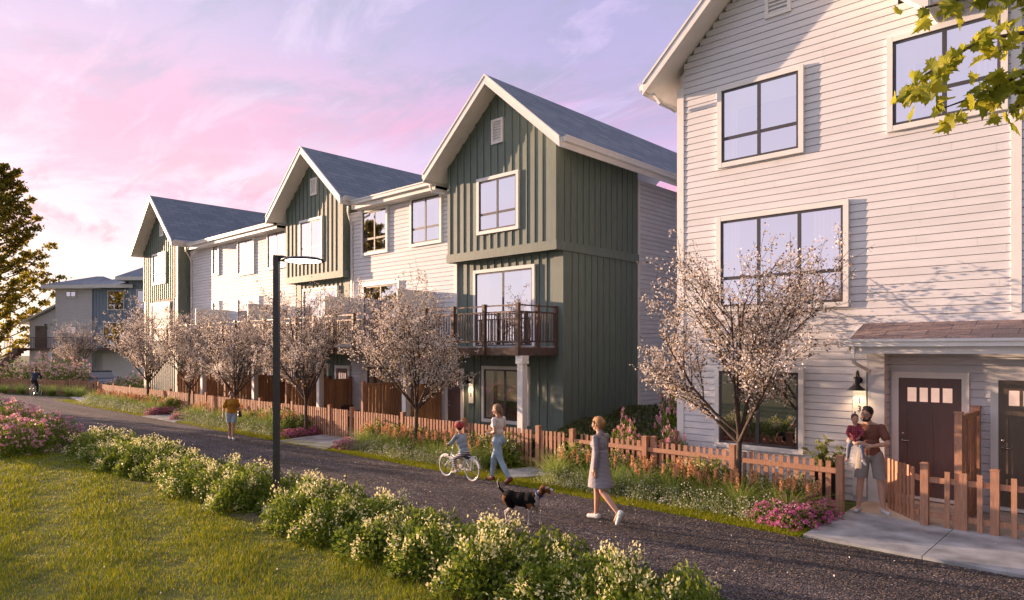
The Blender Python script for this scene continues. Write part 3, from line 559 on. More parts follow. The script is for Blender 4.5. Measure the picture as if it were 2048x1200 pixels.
# ---------------- far building ----------------
far=thing('far_townhouse','distant white and blue townhouse with outside stair and garage beyond the path','building',(FW.x*64+RT.x*0,FW.y*64,0),math.atan2(RT.y,RT.x))
def farb():
    b=MB(); lap(b,(-42.5,0),(-39.1,0),0,8.5,.3); b.box(-42.5,-39.1,.03,8,0,8.5); lap(b,(-42.5,8),(-42.5,0),0,8.5,.3)
    b.box(-39.1,-30,.6,8,0,3.0); b.prism([(-45.2,.4,0),(-42.5,.4,0),(-42.5,.4,6.8),(-45.2,.4,5.5)],(0,6,0)); b.build('white_wall',M['siding'],far)
    b=MB(); b.box(-39.1,-35.4,.1,8,3.0,8.5); battens(b,-39.1,-35.4,.1,3.0,8.5,.3); b.box(-35.4,-30,-.5,8,2.8,9.2); battens(b,-35.4,-30,-.5,2.8,9.2,.3); b.build('blue_wall',M['blue'],far)
    def hip(x0,x1,y0,y1,z,h,ins):
        b=MB(); ym=(y0+y1)/2; P=[(x0,y0,z),(x1,y0,z),(x1,y1,z),(x0,y1,z),(x0+ins,ym,z+h),(x1-ins,ym,z+h)]
        for f in ((0,1,5,4),(2,3,4,5),(1,2,5),(3,0,4)): b.poly([P[i] for i in f])
        r=b.build('roof',M['roofm'],far); b=MB(); b.box(x0,x1,y0,y0+.04,z-.32,z); b.box(x0,x0+.04,y0+.04,y1,z-.32,z); b.box(x0+.04,x1,y0+.04,y1,z-.3,z-.27); b.build('fascia',M['trim'],r)
    hip(-43.4,-38.3,-.7,9,8.8,1.3,2.2); hip(-39.4,-34.9,-.75,9,8.85,1.35,2.3); hip(-36.2,-29,-1.3,9,9.5,2.4,2.6)
    b=MB(); b.prism([(-45.9,0,5.2),(-42.5,0,6.95),(-42.5,0,7.1),(-45.9,0,5.35)],(0,6.5,0)); b.build('lean_to_roof',M['trim'],far)
    win(far,-41.5,-40.6,7.75,8.25,0,'S'); win(far,-37.6,-36.2,6.6,8.25,.1,'T'); win(far,-41.5,-40.6,4.3,5.0,0,'S'); win(far,-38.0,-36.0,3.1,5.3,.1,'S'); win(far,-34.6,-33.4,6.6,8.3,-.5,'T')
    b=MB(); b.box(-44.6,-43.6,.3,.4,3.0,5.05); b.build('door',M['door2'],far)
    b=MB(); b.box(-45.4,-36.5,-1.6,.4,2.75,2.98); b.box(-42.2,-41.8,-1.5,-1.2,0,2.75,1); b.box(-43.4,-43.0,-1.5,-1.2,0,2.75,1); d=b.build('landing',[M['deckm'],M['trim']],far)
    b=MB(); b.box(-43.9,-36.5,-1.6,-1.55,3.9,3.97); b.box(-46.1,-45.3,-1.6,-1.55,3.9,3.97)
    for x in np.arange(-43.9,-36.5,.14): b.box(x,x+.03,-1.59,-1.56,2.98,3.92)
    for x in np.arange(-46.1,-45.3,.14): b.box(x,x+.03,-1.59,-1.56,2.98,3.92)
    b.build('railing',M['deckm'],d)
    b=MB()
    for i in range(14): x=-45.3-.0-i*.17; b.box(-45.2+.0,-44.0,-1.7-i*.28,-1.42-i*.28,2.95-(i+1)*.21,3.0-i*.21)
    st=MB()
    for i in range(14): t0=-44.3-i*.24; st.box(t0,t0+.26,-2.7,-1.62,2.9-(i+1)*.21,2.95-i*.21)
    st.prism([(-44.1,-2.72,3.0),(-47.7,-2.72,-.1),(-47.4,-2.72,-.1),(-44.1,-2.72,2.6)],(0,.05,0)); st.build('stair',M['deckm'],far)
    b=MB(); b.box(-38.4,-34.4,.5,.6,.1,2.5)
    for i in range(4): b.box(-38.35,-34.45,.46,.5,.13+i*.6,.66+i*.6)
    b.build('garage_door',M['trim'],far)
farb()
# ---------------- helpers for plants and fences ----------------
def rebase(o,base):
    base=Vector(base); o.location=base
    for c in o.children if False else [x for x in bpy.data.objects if x.parent==o]: c.location=Vector(c.location)-base
rebase(row,(-26,14.3,0)); rebase(house,(-5.5,13.6,0))
ORD='first second third fourth fifth sixth seventh eighth ninth tenth eleventh twelfth thirteenth fourteenth fifteenth sixteenth seventeenth eighteenth nineteenth twentieth'.split()
ORD+=['twenty-'+o for o in ORD[:9]]+['thirtieth']+['thirty-'+o for o in ORD[:9]]
def fence(name,label,a,b_,posts=(),h=.92,ph=1.03,front=-1,sp=.125,cat='fence',group=None,m='wood',endposts=True,step=2.4,wide=(.085,.055)):
    """picket run from a to b_; front=-1: pickets on the camera side of the rails"""
    a=Vector((*a,0)); b_=Vector((*b_,0)); L=(b_-a).length; u=(b_-a)/L; n=Vector((u.y,-u.x,0))
    if n.dot(Vector((0,0,0))-(a+b_)/2)<0: n=-n
    t=thing(name,label,cat,a,0,group)
    ps=[0] if endposts else []; k=max(1,round(L/step)); ps=[L*i/k for i in range(k+1)] if endposts else []
    for s in ps:
        q=MB(); p=u*s; q.obox((p.x,p.y),(u.x,u.y),.055,.055,0,ph-.03); q.obox((p.x,p.y),(u.x,u.y),.062,.062,ph-.03,ph-.012); q.obox((p.x,p.y),(u.x,u.y),.045,.045,ph-.012,ph); q.build('fence_post',M[m],t)
    q=MB(); off=n*(0.0)
    for z in (h*.18,h-.2):
        c=u*L/2+off; q.obox((c.x,c.y),(u.x,u.y),L/2-(.056 if endposts else 0),.02,z,z+.085)
    q.build('fence_rail',M[m],t)
    q=MB(); d=n*(.036 if front<0 else -.036); s=.1 if endposts else .04; i=0
    while s<L-.06:
        if all(abs(s-x)>.1 for x in ps):
            w=wide[i%2]; p=u*s+d; hh=h+random.uniform(-.006,.006); q.obox((p.x,p.y),(u.x,u.y),w/2,.011,.04,hh)
        s+=sp; i+=1
    q.build('picket_panel',M[m],t); return t
fence('picket_fence','long cedar picket fence run at the far end beside the furthest flower bed',(-43.1,12.2),(-30.3,12.2))
fence('picket_fence','cedar picket fence run behind the woman in the mustard top',(-28.95,12.2),(-19.54,12.2))
fence('picket_fence','cedar picket fence run behind the boy on the bicycle',(-18.29,12.2),(-10.6,12.2))
fence('picket_fence','cedar picket fence with its rails on the near side in front of the white house',(-9.59,12.2),(-3.89,12.2),front=1,step=1.9,sp=.135)
fence('garden_gate','cedar picket gate at the end of the furthest concrete walk',(-30.2,12.22),(-29.05,12.22),endposts=False,cat='gate')
fence('garden_gate','cedar picket gate in front of the black patio table',(-19.45,12.22),(-18.38,12.22),endposts=False,cat='gate')
fence('garden_gate','cedar picket gate beside the small concrete pad near the woman in jeans',(-10.5,12.22),(-9.68,12.22),endposts=False,cat='gate')
fence('picket_fence','short weathered picket fence running back to the corner of the white house',(-7.55,12.3),(-7.75,13.5),step=1.2)
fence('garden_gate','cedar picket gate standing open beside the man on the porch',(-3.38,13.2),(-2.76,12.44),endposts=False,cat='gate',sp=.13)
fence('picket_fence','low cedar picket fence in front of the two brown porch doors',(-2.68,12.38),(1.9,12.45),step=.9,sp=.21,wide=(.1,.07))
fence('picket_fence','sunlit cedar picket fence across the far end of the path behind the cyclist',(-46.9,13.1),(-57.5,9.1))
def screen(label,x,y0,y1,h=1.8,m='wood2',posts=True):
    t=thing('privacy_screen',label,'screen',(x,y0,0))
    for y in (0,y1-y0):
        q=MB(); q.box(-.05,.05,y-.05,y+.05,0,h+.03); q.box(-.06,.06,y-.06,y+.06,h+.03,h+.05); q.build('fence_post',M['wood'],t)
    q=MB(); L=y1-y0
    q.box(-.03,.03,.05,L-.05,h-.1,h-.02); q.box(-.03,.03,.05,L-.05,.08,.16)
    q.build('fence_rail',M[m],t); q=MB(); y=.07
    while y<L-.13: q.box(-.012,.012,y,y+.115,.16,h-.1); y+=.13
    q.build('slat_panel',M[m],t); return t
screen('tall slatted cedar screen between the two brown porch doors',-2.23,12.42,13.85,1.8,'wood')
for x,y0,l in ((-16.5,12.95,'orange-stained slatted screen beside the door of number 12'),(-18.0,12.42,'slatted cedar screen with a tall front post right of the black patio table'),(-21.45,12.95,'slatted screen behind the blossom tree right of the street lamp'),(-22.85,12.5,'dark slatted screen left of the blossom tree beside the street lamp'),(-26.3,12.95,'slatted screen directly behind the woman in the mustard top'),(-27.8,12.5,'slatted screen left of the woman in the mustard top'),(-31.2,12.95,'slatted screen behind the furthest garden gate'),(-32.7,12.5,'furthest slatted screen by the left end of the terrace')):
    screen(l,x,y0,14.2,1.78)
# patio furniture behind the fence
def chair(x,y,rz,l):
    t=thing('patio_chair',l,'chair',(x,y,.03),rz,'black patio chairs')
    b=MB(); b.box(-.24,.24,-.24,.24,.43,.46); b.build('seat',M['black'],t)
    b=MB(); b.prism([(-.22,.24,.47),(.22,.24,.47),(.22,.30,.88),(-.22,.30,.88)],(0,.02,0)); b.build('backrest',M['black'],t)
    for sx in (-1,1):
        for sy in (-1,1): b=MB(); b.tube([(sx*.21,sy*.21,.44),(sx*.23,sy*.24,0)],.015,6); b.build('leg',M['black'],t)
        b=MB(); b.tube([(sx*.25,.25,.66),(sx*.25,-.2,.66),(sx*.24,-.22,.44)],.014,6); b.build('armrest',M['black'],t)
chair(-19.9,13.2,R(75),'black patio chair left of the patio table'); chair(-18.45,13.3,R(-80),'black patio chair right of the patio table')
t=thing('patio_table','round black patio table behind the picket gate','table',(-19.2,13.2,.03))
b=MB(); b.lathe([(.45,.72),(.46,.735),(.45,.75)],n=28); b.build('table_top',M['black'],t)
for a in range(4): b=MB(); b.tube([(.25*math.cos(a*PI/2),.25*math.sin(a*PI/2),.72),(.38*math.cos(a*PI/2),.38*math.sin(a*PI/2),0)],.016,6); b.build('leg',M['black'],t)
# ---------------- street lamp ----------------
def street_lamp():
    t=thing('street_lamp','dark grey street lamp with a flat round head standing in the cream shrubs','street lamp',(-11.05,5.85,0),math.atan2(RT.y,RT.x))
    b=MB(); b.lathe([(.24,-.05),(.24,.10),(.22,.12)],n=24); b.build('footing',M['conc'],t)
    b=MB(); b.box(-.047,.047,-.047,.047,.12,4.43); b.box(-.1,.1,-.1,.1,.12,.14); b.build('pole',M['post'],t)
    b=MB(); b.prism([(.04,-.025,4.43),(.10,-.025,4.43),(.32,-.025,4.37),(.32,-.025,4.32),(.045,-.025,4.33)],(0,.05,0)); b.build('arm',M['post'],t)
    b=MB(); b.lathe([(.05,.045),(.28,.035),(.36,.012),(.37,-.01),(.355,-.02),(.31,-.012),(.05,-.01)],(.46,0,4.345),36); h=b.build('lamp_head',M['post'],t,True)
    b=MB(); b.lathe([(.30,-.014),(.30,-.02),(.26,-.024),(.02,-.025)],(.46,0,4.345),36); b.build('light_panel',mat('lamp_panel',(1,.97,.9),.3,emit=((1,.95,.88),3)),h,True)
street_lamp()
# ---------------- trees ----------------
def branch_tree(seed,h0,R_,H,levels=3,nprim=9,twig=.45):
    rnd=random.Random(seed); segs=[]; tips=[]
    def grow(p,d,L,r,lv):
        k=4 if lv<2 else 3; pts=[p]; rs=[r]; q=p.copy(); dd=d.copy()
        for i in range(k):
            dd=(dd+Vector((rnd.uniform(-.16,.16),rnd.uniform(-.16,.16),rnd.uniform(-.02,.14)))).normalized(); q=q+dd*L/k; pts.append(q.copy()); rs.append(r*(1-.75*(i+1)/k)+.0015)
        segs.append((pts,rs,6 if lv<2 else 4 if lv<3 else 3))
        if lv>=1: tips.extend((pts[i]+(pts[i+1]-pts[i])*rnd.random(),lv) for i in range(0 if lv>1 else 1,k) for _ in range(3 if lv>1 else 1))
        if lv<levels:
            n=(7,6,4)[lv-1] if lv>0 else 0
            for j in range(n):
                f=.25+.7*(j+rnd.random())/n; i=min(int(f*k),k-1); pp=pts[i]+(pts[i+1]-pts[i])*(f*k-i)
                ax=(pts[i+1]-pts[i]).normalized(); o=Vector((rnd.gauss(0,1),rnd.gauss(0,1),rnd.gauss(0,.6))); o=(o-ax*o.dot(ax)).normalized()
                grow(pp,(ax*.8+o*.75+Vector((0,0,.22))).normalized(),L*rnd.uniform(.38,.62),rs[i]*.55,lv+1)
    top=Vector((rnd.uniform(-.05,.05),rnd.uniform(-.05,.05),h0))
    segs.append(([Vector((0,0,-.05)),Vector((.01,0,.12)),Vector((.02,.01,h0*.5)),top],[.085,.06,.052,.05],10))
    for i in range(nprim):
        a=2*PI*i/nprim+rnd.uniform(-.3,.3); tilt=rnd.uniform(.25,.9) if i%3 else rnd.uniform(.0,.25)
        d=Vector((math.cos(a)*math.sin(tilt),math.sin(a)*math.sin(tilt),math.cos(tilt))); L=min((H-h0)/max(math.cos(tilt),.4),R_/max(math.sin(tilt),.2))*rnd.uniform(.85,1.05)
        grow(top-Vector((0,0,rnd.uniform(0,.25))),d,L*.95,.036,1)
    return segs,tips
def make_tree(seed,label,leafmat,h0,R_,H,nl,size,group=None,name='blossom_tree',nprim=9,cl=.05,up=0):
    t=thing(name,label,'tree',(0,0,0),0,group); segs,tips=branch_tree(seed,h0,R_,H,nprim=nprim)
    b=MB()
    for pts,rs,n in segs: b.tube(pts,rs,n,cap=False)
    b.build('trunk',M['bark'],t,True)
    T=np.array([list(p) for p,l in tips]); T=T[T[:,2]>h0*.9]; idx=rng.integers(0,len(T),nl//4); P=T[idx]+rng.normal(0,cl,(len(idx),3)); P=np.repeat(P,4,0)+rng.normal(0,.028,(len(idx)*4,3))
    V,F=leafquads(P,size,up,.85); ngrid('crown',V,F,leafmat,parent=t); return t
bt=[('spreading blossom tree with pale flowers in the bed in front of the white house',-5.45,11.75,.97,2.4,0),
('blossom tree in front of the balcony of number 12 behind the boy on the bicycle',-14.55,11.7,.93,1.2,1),
('blossom tree immediately right of the street lamp',-20.15,11.7,1.0,2.5,0),
('low blossom tree behind the woman in the mustard top',-25.1,11.7,.86,4.0,1),
('blossom tree second left of the street lamp, just left of the white downpipe',-29.6,11.75,.92,5.1,0),
('blossom tree at the far end of the fence, in front of the end gable',-34.6,11.8,1.0,.6,1),
('small distant blossom tree in front of the white far townhouse',-57.2,14.8,1.0,2.2,0),
('pale blossom tree at the left edge under the tall green tree',-63,9.5,1.0,1.9,1)]
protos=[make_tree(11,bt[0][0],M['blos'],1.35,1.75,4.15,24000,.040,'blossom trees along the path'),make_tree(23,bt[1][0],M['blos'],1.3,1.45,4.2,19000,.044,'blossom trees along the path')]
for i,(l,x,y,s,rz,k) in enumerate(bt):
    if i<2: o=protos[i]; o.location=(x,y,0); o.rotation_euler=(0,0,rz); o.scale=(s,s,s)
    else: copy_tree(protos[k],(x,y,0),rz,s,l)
# tall green tree at the left edge
def tall_tree(x,y,H,Rr,label,seed=3,n=90,per=230,size=.30):
    rnd=random.Random(seed); t=thing('tall_tree',label,'tree',(x,y,0)); b=MB(); b.tube([(0,0,-.1),(.05,0,H*.4),(0,.1,H*.8),(0,0,H)],[.38,.26,.12,.02],12); Ps=[]
    for i in range(n):
        z=1.6+(H-2.2)*((i+.5)/n)**.9; a=i*2.4+rnd.uniform(-.3,.3); f=(z-1.6)/(H-1.6); L=Rr*(1-f)**.55*rnd.uniform(.65,1.1)*(.75 if f<.1 else 1)
        d=Vector((math.cos(a),math.sin(a),rnd.uniform(.25,.55))); p0=Vector((0,0,z-.1*L)); pts=[p0,p0+d*L*.5,p0+d*L*.8+Vector((0,0,.12*L)),p0+d*L+Vector((0,0,.35*L))]; b.tube(pts,[.07,.045,.025,.008],5,cap=False)
        for s in (.45,.62,.8,.97,1.05):
            c=p0+d*L*s+Vector((0,0,.2*L*s*s)); rr=.5*(1.15-s*.5)
            Ps.append(np.array(list(c))+rng.normal(0,1,(per//5,3))*np.array([rr,rr,rr*.34])*.62)
    b.build('trunk',M['bark'],t,True); P=np.concatenate(Ps); V,F=leafquads(P,size,.3,.7,np.array([.2,.1,.2])); ngrid('crown',V,F,M['tree'],parent=t); return t
tall_tree(-80,13.8,20.6,6.3,'tall dark green tree rising at the left edge against the pink sky',n=115,per=220)
# trees and shrubs standing outside the frame on the left: they throw the long shade on the path and show in the window glass
tall_tree(-62,-15.4,17,4,'big leafy tree outside the frame at the left, mirrored in the upper windows',9,60,150,.34)
# ---------------- maple reaching in at the upper right ----------------
def maple():
    t=thing('maple_tree','maple branch with big yellow-green lobed leaves hanging into the upper right corner','tree',(3.2,6.6,0)); O=Vector((3.2,6.6,0)); rnd=random.Random(4)
    b=MB(); b.tube([(0,0,-.1),(-.05,-.02,2.2),(.05,0,4.2),(.2,.1,7)],[.2,.15,.12,.06],10)
    def at(u,v,d): r=(u-1024)/1375*d; return FW*d+RT*r+Vector((0,0,2.8+(700-v)*d/1375))-O
    limbs=[]
    for pts in ([(2300,120,3.9),(2080,60,4.0),(1960,80,4.05),(1850,150,4.1),(1815,200,4.1)],[(2300,0,3.9),(2060,-20,4.1),(1950,-10,4.2),(1850,15,4.3)],[(2300,180,3.7),(2120,120,3.8),(2040,150,3.9),(1960,190,4.0),(1890,215,4.0)],[(2300,40,3.9),(2130,60,3.9),(2060,130,3.9),(2035,215,3.9)]):
        P=[at(*p) for p in pts]; b.tube([Vector((.05,0,4.4))]+P,[.06]+[.022,.014,.01,.007,.004][:len(P)],6,cap=False); limbs.append(P)
    b.build('trunk',M['bark'],t,True)
    half=[(0,0),(.12,-.03),(.30,-.10),(.26,.04),(.44,.10),(.36,.20),(.56,.38),(.36,.40),(.38,.52),(.22,.46),(.16,.62),(.20,.74),(.08,.74),(0,1)]
    shape=half+[(-x,y) for x,y in half[-2:0:-1]]
    V=[];F=[];
    c=MB()
    for P in limbs:
        for i in range(1,len(P)):
            for _ in range(20):
                p=P[i-1]+(P[i]-P[i-1])*rnd.random() if i>1 else P[1]+(P[0]-P[1])*rnd.random()*.5
                p=p+Vector((rnd.gauss(0,.06),rnd.gauss(0,.06),rnd.gauss(0,.05)-.02)); s=rnd.uniform(.075,.125)
                d=Vector((rnd.gauss(0,1),rnd.gauss(0,1),rnd.gauss(-.7,.5))).normalized(); n=Vector((rnd.gauss(0,.7),rnd.gauss(0,.7)-.5,rnd.gauss(.5,.6))); w=d.cross(n).normalized(); nn=w.cross(d)
                q=[p+w*x*s+d*y*s+nn*(abs(x)*.25-y*y*.12)*s for x,y in shape]; mid=p+d*s*.35-nn*.01; k=len(q)
                for a in range(k): c.poly((mid,q[a],q[(a+1)%k]))
    # weld per leaf happens by position so each leaf keeps one shade
    o=c.build('crown',M['maple'],t)
    import bmesh; bm=bmesh.new(); bm.from_mesh(o.data); bmesh.ops.remove_doubles(bm,verts=bm.verts,dist=.0003); bm.to_mesh(o.data); bm.free()
maple()
# ---------------- shrubs and flowers ----------------
def dome(n,r,h,sh=.25):
    d=unit(rng.normal(size=(n,3))); d[:,2]=abs(d[:,2]); rad=1-sh*rng.uniform(0,1,n)**2; bump=1+.14*np.sin(d[:,0]*5+d[:,1]*4)+.1*np.sin(d[:,1]*9-d[:,0]*6)
    return d*rad[:,None]*bump[:,None]*np.array([r,r,h]),d
def shrub(name,label,cat,r,h,nl,ls,fm,nf,fs,ball=False,group=None,leaf='leaf',seedy=0,topbias=.25,petn=14):
    t=thing(name,label,cat,(0,0,0),0,group); P,d=dome(nl,r,h,.9); V,F=leafquads(P,ls,.4,.42,d*.8); ngrid('foliage',V,F,M[leaf],parent=t)
    b=MB()
    for i in range(7): a=i*.9; b.tube([(0,0,-.02),(.3*r*math.cos(a),.3*r*math.sin(a),h*.5),(.6*r*math.cos(a),.6*r*math.sin(a),h*.85)],[.012,.008,.004],5,cap=False)
    b.build('stems',M['bark'],t)
    P,d=dome(nf*3,r*1.05,h*1.08,.12); k=d[:,2]>topbias*rng.uniform(0,1.6,len(d)); P,d=P[k][:nf],d[k][:nf]
    if ball:   # rounded flower heads
        Q=np.repeat(P,petn,0); e=unit(rng.normal(size=Q.shape)); e[:,2]=abs(e[:,2])*.9; V,F=leafquads(Q+e*fs*.5,fs*.62,0,1.0,e*1.2)
    else:
        Q=np.repeat(P,petn,0)+rng.normal(0,fs*.75,(len(P)*petn,3))*np.array([1,1,1.1]); V,F=leafquads(Q,fs*.62,.5,.6,np.repeat(d,petn,0)*.8)
    ngrid('flowers',V,F,M[fm],parent=t); return t
def row_copies(protos_,spots,labels,group=None):
    used=set()
    for i,(x,y,rz,s) in enumerate(spots):
        k=i%len(protos_)
        if k not in used: used.add(k); o=protos_[k]; o.location=(x,y,0); o.rotation_euler=(0,0,rz); o.scale=(s,s,s) if not hasattr(s,'__len__') else s; o['label']=labels[i]
        else: copy_tree(protos_[k],(x,y,0),rz,s,labels[i])
rr=random.Random(5)
g='cream flowering shrubs edging the lawn'
cp=[shrub('cream_flower_shrub','x','shrub',.62,.54,3600,.08,'cream',20,.07,group=g,petn=30) for _ in range(4)]
sp=[];x=-20.6
while x<-3.0: sp.append((x,5.92+rr.uniform(-.12,.12)+(.2 if len(sp)%2 else -.2),rr.uniform(0,6.28),(rr.uniform(.8,1.05),rr.uniform(.8,1.05),rr.uniform(.85,1.12)))); x+=rr.uniform(.42,.56)
sp=[q for q in sp if abs(q[0]+11.05)>.28]
nL=sum(1 for q in sp if q[0]<-11.05)
row_copies(cp,sp,['cream-flowered shrub edging the lawn, %s to the %s of the street lamp'%((ORD[nL-1-i],'left') if i<nL else (ORD[i-nL],'right')) for i in range(len(sp))])
g='pink flowering bushes at the left edge'
pp=[shrub('pink_flower_bush','x','shrub',.95,1.0,3800,.09,'pink',150,.075,True,group=g,petn=12) for _ in range(2)]
sp=[(-22.3,4.4,2,.82),(-23.8,5.4,3,.85),(-24.2,4.0,4,.95),(-26.2,5.0,5,1.0),(-28.4,5.0,1.5,1.0),(-31.0,4.4,2.5,1.2),(-34,4.2,.5,1.9),(-37,3.6,4.5,2.2),(-40.5,3.4,3.5,2.5),(-44,3.0,2.2,2.8)]  # the last, largest bushes are added out of view to shade the path
row_copies(pp,sp,['pink-flowered bush at the left edge, %s from the cream shrubs'%ORD[i] for i in range(len(sp))])
# far bushes behind the end fence
g='pale pink rose bushes behind the far fence'
rp=[shrub('rose_bush','x','shrub',1.2,1.5,2600,.12,'rose',130,.11,True,group=g,petn=8) for _ in range(2)]
sp=[(-47.2,14.3,0,.62),(-51.6,13.3,1,1.0),(-52.2,13.0,2,1.25),(-54.2,12.4,3,1.35),(-56.5,11.2,4,1.3),(-58.5,10.2,5,1.1),(-61,9.2,1,1.2),(-41.5,15.2,2,.8),(-45.6,15.0,3,.8)]
row_copies(rp,sp,['pale pink rose bush behind the far fence, '+l for l in ('just right of the small blossom tree','below the small blossom tree','right of the cyclist','behind the cyclist','just left of the cyclist','near the far stair','at the left edge of the photo','beside the corner of the end gable','in front of the garage door')])
# bed plants
def tuft(n,h,w,lean,m='tuft',label='x',name='grass_tuft',cat='grass tuft',group=None,pl=None):
    t=thing(name,label,cat,(0,0,0),0,group); P=np.stack([rng.normal(0,.05,n),rng.normal(0,.05,n),np.zeros(n)],1); V,F=blades(P,h,w,lean,3,np.arctan2(P[:,1],P[:,0])+rng.normal(0,.5,n)); ngrid('blades',V,F,M[m],parent=t); return t
GT='feathery grass tufts in the flower beds'; tuf=[tuft(420,.56,.011,1.15,group=GT) for _ in range(2)]
def gaura(group):
    t=thing('white_flower_clump','x','flowers',(0,0,0),0,group); n=70; P=np.stack([rng.normal(0,.13,n),rng.normal(0,.13,n),np.zeros(n)],1); V,F=blades(P,.34,.006,.7,2); ngrid('stems',V,F,M['tuft'],parent=t)
    Q,d=dome(230,.34,.38,.6); V,F=leafquads(Q,.022,.5,.9); ngrid('flowers',V,F,M['white'],parent=t); return t
GW='small white flower clumps along the bed edge'; gau=[gaura(GW) for _ in range(2)]
def plume(group):
    t=thing('orange_plume_plant','x','flowers',(0,0,0),0,group); Q,d=dome(260,.24,.28,.8); V,F=leafquads(Q,.10,.5,.3,d); ngrid('foliage',V,F,M['leaf'],parent=t); b=MB(); Ps=[]
    for i in range(9):
        a=rr.uniform(0,6.28); r=rr.uniform(0,.24); x,y=r*math.cos(a),r*math.sin(a); h=rr.uniform(.48,.68); tx,ty=x*1.35,y*1.35; b.tube([(x*.4,y*.4,0),(tx,ty,h)],[.004,.003],4)
        k=80; s=rng.uniform(0,1,k); Ps.append(np.stack([tx+rng.normal(0,1,k)*.016*(1-s*.7),ty+rng.normal(0,1,k)*.016*(1-s*.7),h-.13+s*.2],1))
    b.build('stems',M['stem'],t); V,F=leafquads(np.concatenate(Ps),.036,1.5,.5); ngrid('plumes',V,F,M['orange'],parent=t); return t
GP='orange plume flowers in front of the picket fence'; plu=[plume(GP) for _ in range(2)]
GY='yellow flowering shrubs against the picket fence'; yel=[shrub('yellow_flower_shrub','x','shrub',.44,.58,1300,.085,'cream',24,.05,group=GY,petn=20) for _ in range(2)]
GM='magenta flower cushions at the bed ends'; mag=[shrub('magenta_flower_cushion','x','flowers',.36,.3,700,.06,'mag',150,.042,True,group=GM,petn=9,topbias=.1) for _ in range(2)]
beds=[('by the white house',-9.3,-4.25),('behind the boy',-16.6,-11.3),('behind the mustard-topped woman',-28.6,-20.6),('at the far path end',-41.2,-31.5)]
S_={k:([],[]) for k in ('t','w','p','y','m')}
def put(k,x,y,s,lab): S_[k][0].append((x,y,rr.uniform(0,6.28),s)); S_[k][1].append(lab)
for bi,(where,x0,x1) in enumerate(beds):
    def run(k,y,st,s,word,xa=x0,xb=x1,jy=.1):
        xs=[]; x=xa
        while x<=xb: xs.append(x); x+=st*rr.uniform(.85,1.15)
        for i,x in enumerate(xs): put(k,x+rr.uniform(-.05,.05),y+rr.uniform(-jy,jy),s*rr.uniform(.85,1.15),'%s %s, %s from the left'%(word,where,ORD[i]))
    far_=1.5 if bi>=2 else 1
    run('w',11.02,.36*far_,1*(1.15 if far_>1 else 1),'white flower clump'); run('t',11.38,.66*far_,1.05*(1.1 if far_>1 else 1),'pale feathery grass tuft')
    run('p',11.66,.42*far_,.95,'orange plume plant'); 
    run('y',11.95,.5,1,'low yellow-flowered shrub',xa=x0 if bi<2 else (x0+x1)/2+.8)
L_=[(-4.55,11.05),(-4.2,10.95),(-4.45,11.4),(-4.1,11.35),(-4.15,11.75),(-4.5,11.8)]
for i,(x,y) in enumerate(L_): put('m',x,y,1,'bright pink flower cushion at the walk by the man, '+('front left','front right','middle left','middle right','back right','back left')[i])
for i,(x,y) in enumerate([(-16.85,10.95),(-16.95,11.25),(-16.6,10.95)]): put('m',x,y,.8,'pink flower cushion right of the middle concrete walk, '+('front left','rear','front right')[i])
for i in range(7): put('m',-20.1-.13*i*0+ (-.02*i),10.95+.2*i,.8,'magenta flower cushion left of the middle concrete walk, %s from the path'%ORD[i])
for i in range(6): put('m',-31.4-.03*i,10.95+.2*i,.9,'magenta flower cushion edging the furthest concrete walk, %s from the path'%ORD[i])
for i in range(4): put('m',-28.6-.02*i,10.9+.25*i,.8,'pink flower cushion right of the furthest concrete walk, %s from the path'%ORD[i])
for k,pr in (('t',tuf),('w',gau),('p',plu),('y',yel),('m',mag)): row_copies(pr,*S_[k])
# big tufts in front of the far fence
for i,(x,y) in enumerate([(-46.6,12.2),(-48.0,12.0),(-49.4,11.4),(-50.8,11.0),(-52.2,10.4),(-53.8,9.8),(-55.4,9.2)]):
    copy_tree(tuf[i%2],(x,y,0),i,1.35,'yellow-green grass tuft in front of the far fence, %s from the left'%ORD[6-i])
# clipped hedge between the green gable wall and the white house
def hedge():
    t=thing('hedge','low dark green leafy hedge between the green gable wall and the white house','hedge',(-9.6,14.5,0))
    def top(x,y): return .62+.10*(y-12.6)+.07*np.sin(x*2.2)+.06*np.sin(y*3+x)
    n=26000; X=rng.uniform(-11.45,-7.95,n); Y=rng.uniform(12.5,18,n); k=rng.uniform(size=n)<np.clip(1.6-(Y-12.5)*.2,.5,1); X,Y=X[k],Y[k]; Z=top(X,Y)*np.minimum(1,(Y-12.45)*4)*np.minimum(1,(-7.9-X)*4); Z=Z-rng.exponential(.06,len(X))
    n=5000; X2=rng.uniform(-11.45,-7.95,n); Z2=rng.uniform(0,.6,n); P=np.concatenate([np.stack([X,Y,Z],1),np.stack([X2,np.full(n,12.5)+rng.normal(0,.04,n),Z2],1)])-np.array([-9.6,14.5,0])
    V,F=leafquads(P,.075,.7,.5); ngrid('foliage',V,F,M['hedge'],parent=t)
    b=MB()
    for x in np.arange(-1.7,1.7,.5):
        for y in np.arange(-1.7,3.2,.7): b.tube([(x,y,0),(x+.05,y+.03,.3),(x,y,.55)],[.02,.015,.006],5,cap=False)
    b.build('stems',M['bark'],t)
hedge()
def cp_at(src,x,y,rz,s,l): copy_tree(src,(x,y,0),rz,s,l)
cp_at(pp[0],-8.45,15.3,1,(.75,.9,2.0),'tall pink flowering bush in the gap between the two houses')
cp_at(pp[1],-9.4,17.3,2,(.9,.9,1.9),'pink flowering bush deeper in the gap between the two houses')
cp_at(pp[0],-8.5,12.75,2,(.55,.35,1.15),'pink flowering bush just behind the picket fence, left of the house corner')
cp_at(pp[1],-7.45,12.85,3,(.4,.3,1.0),'pink flowering bush at the corner of the white house')
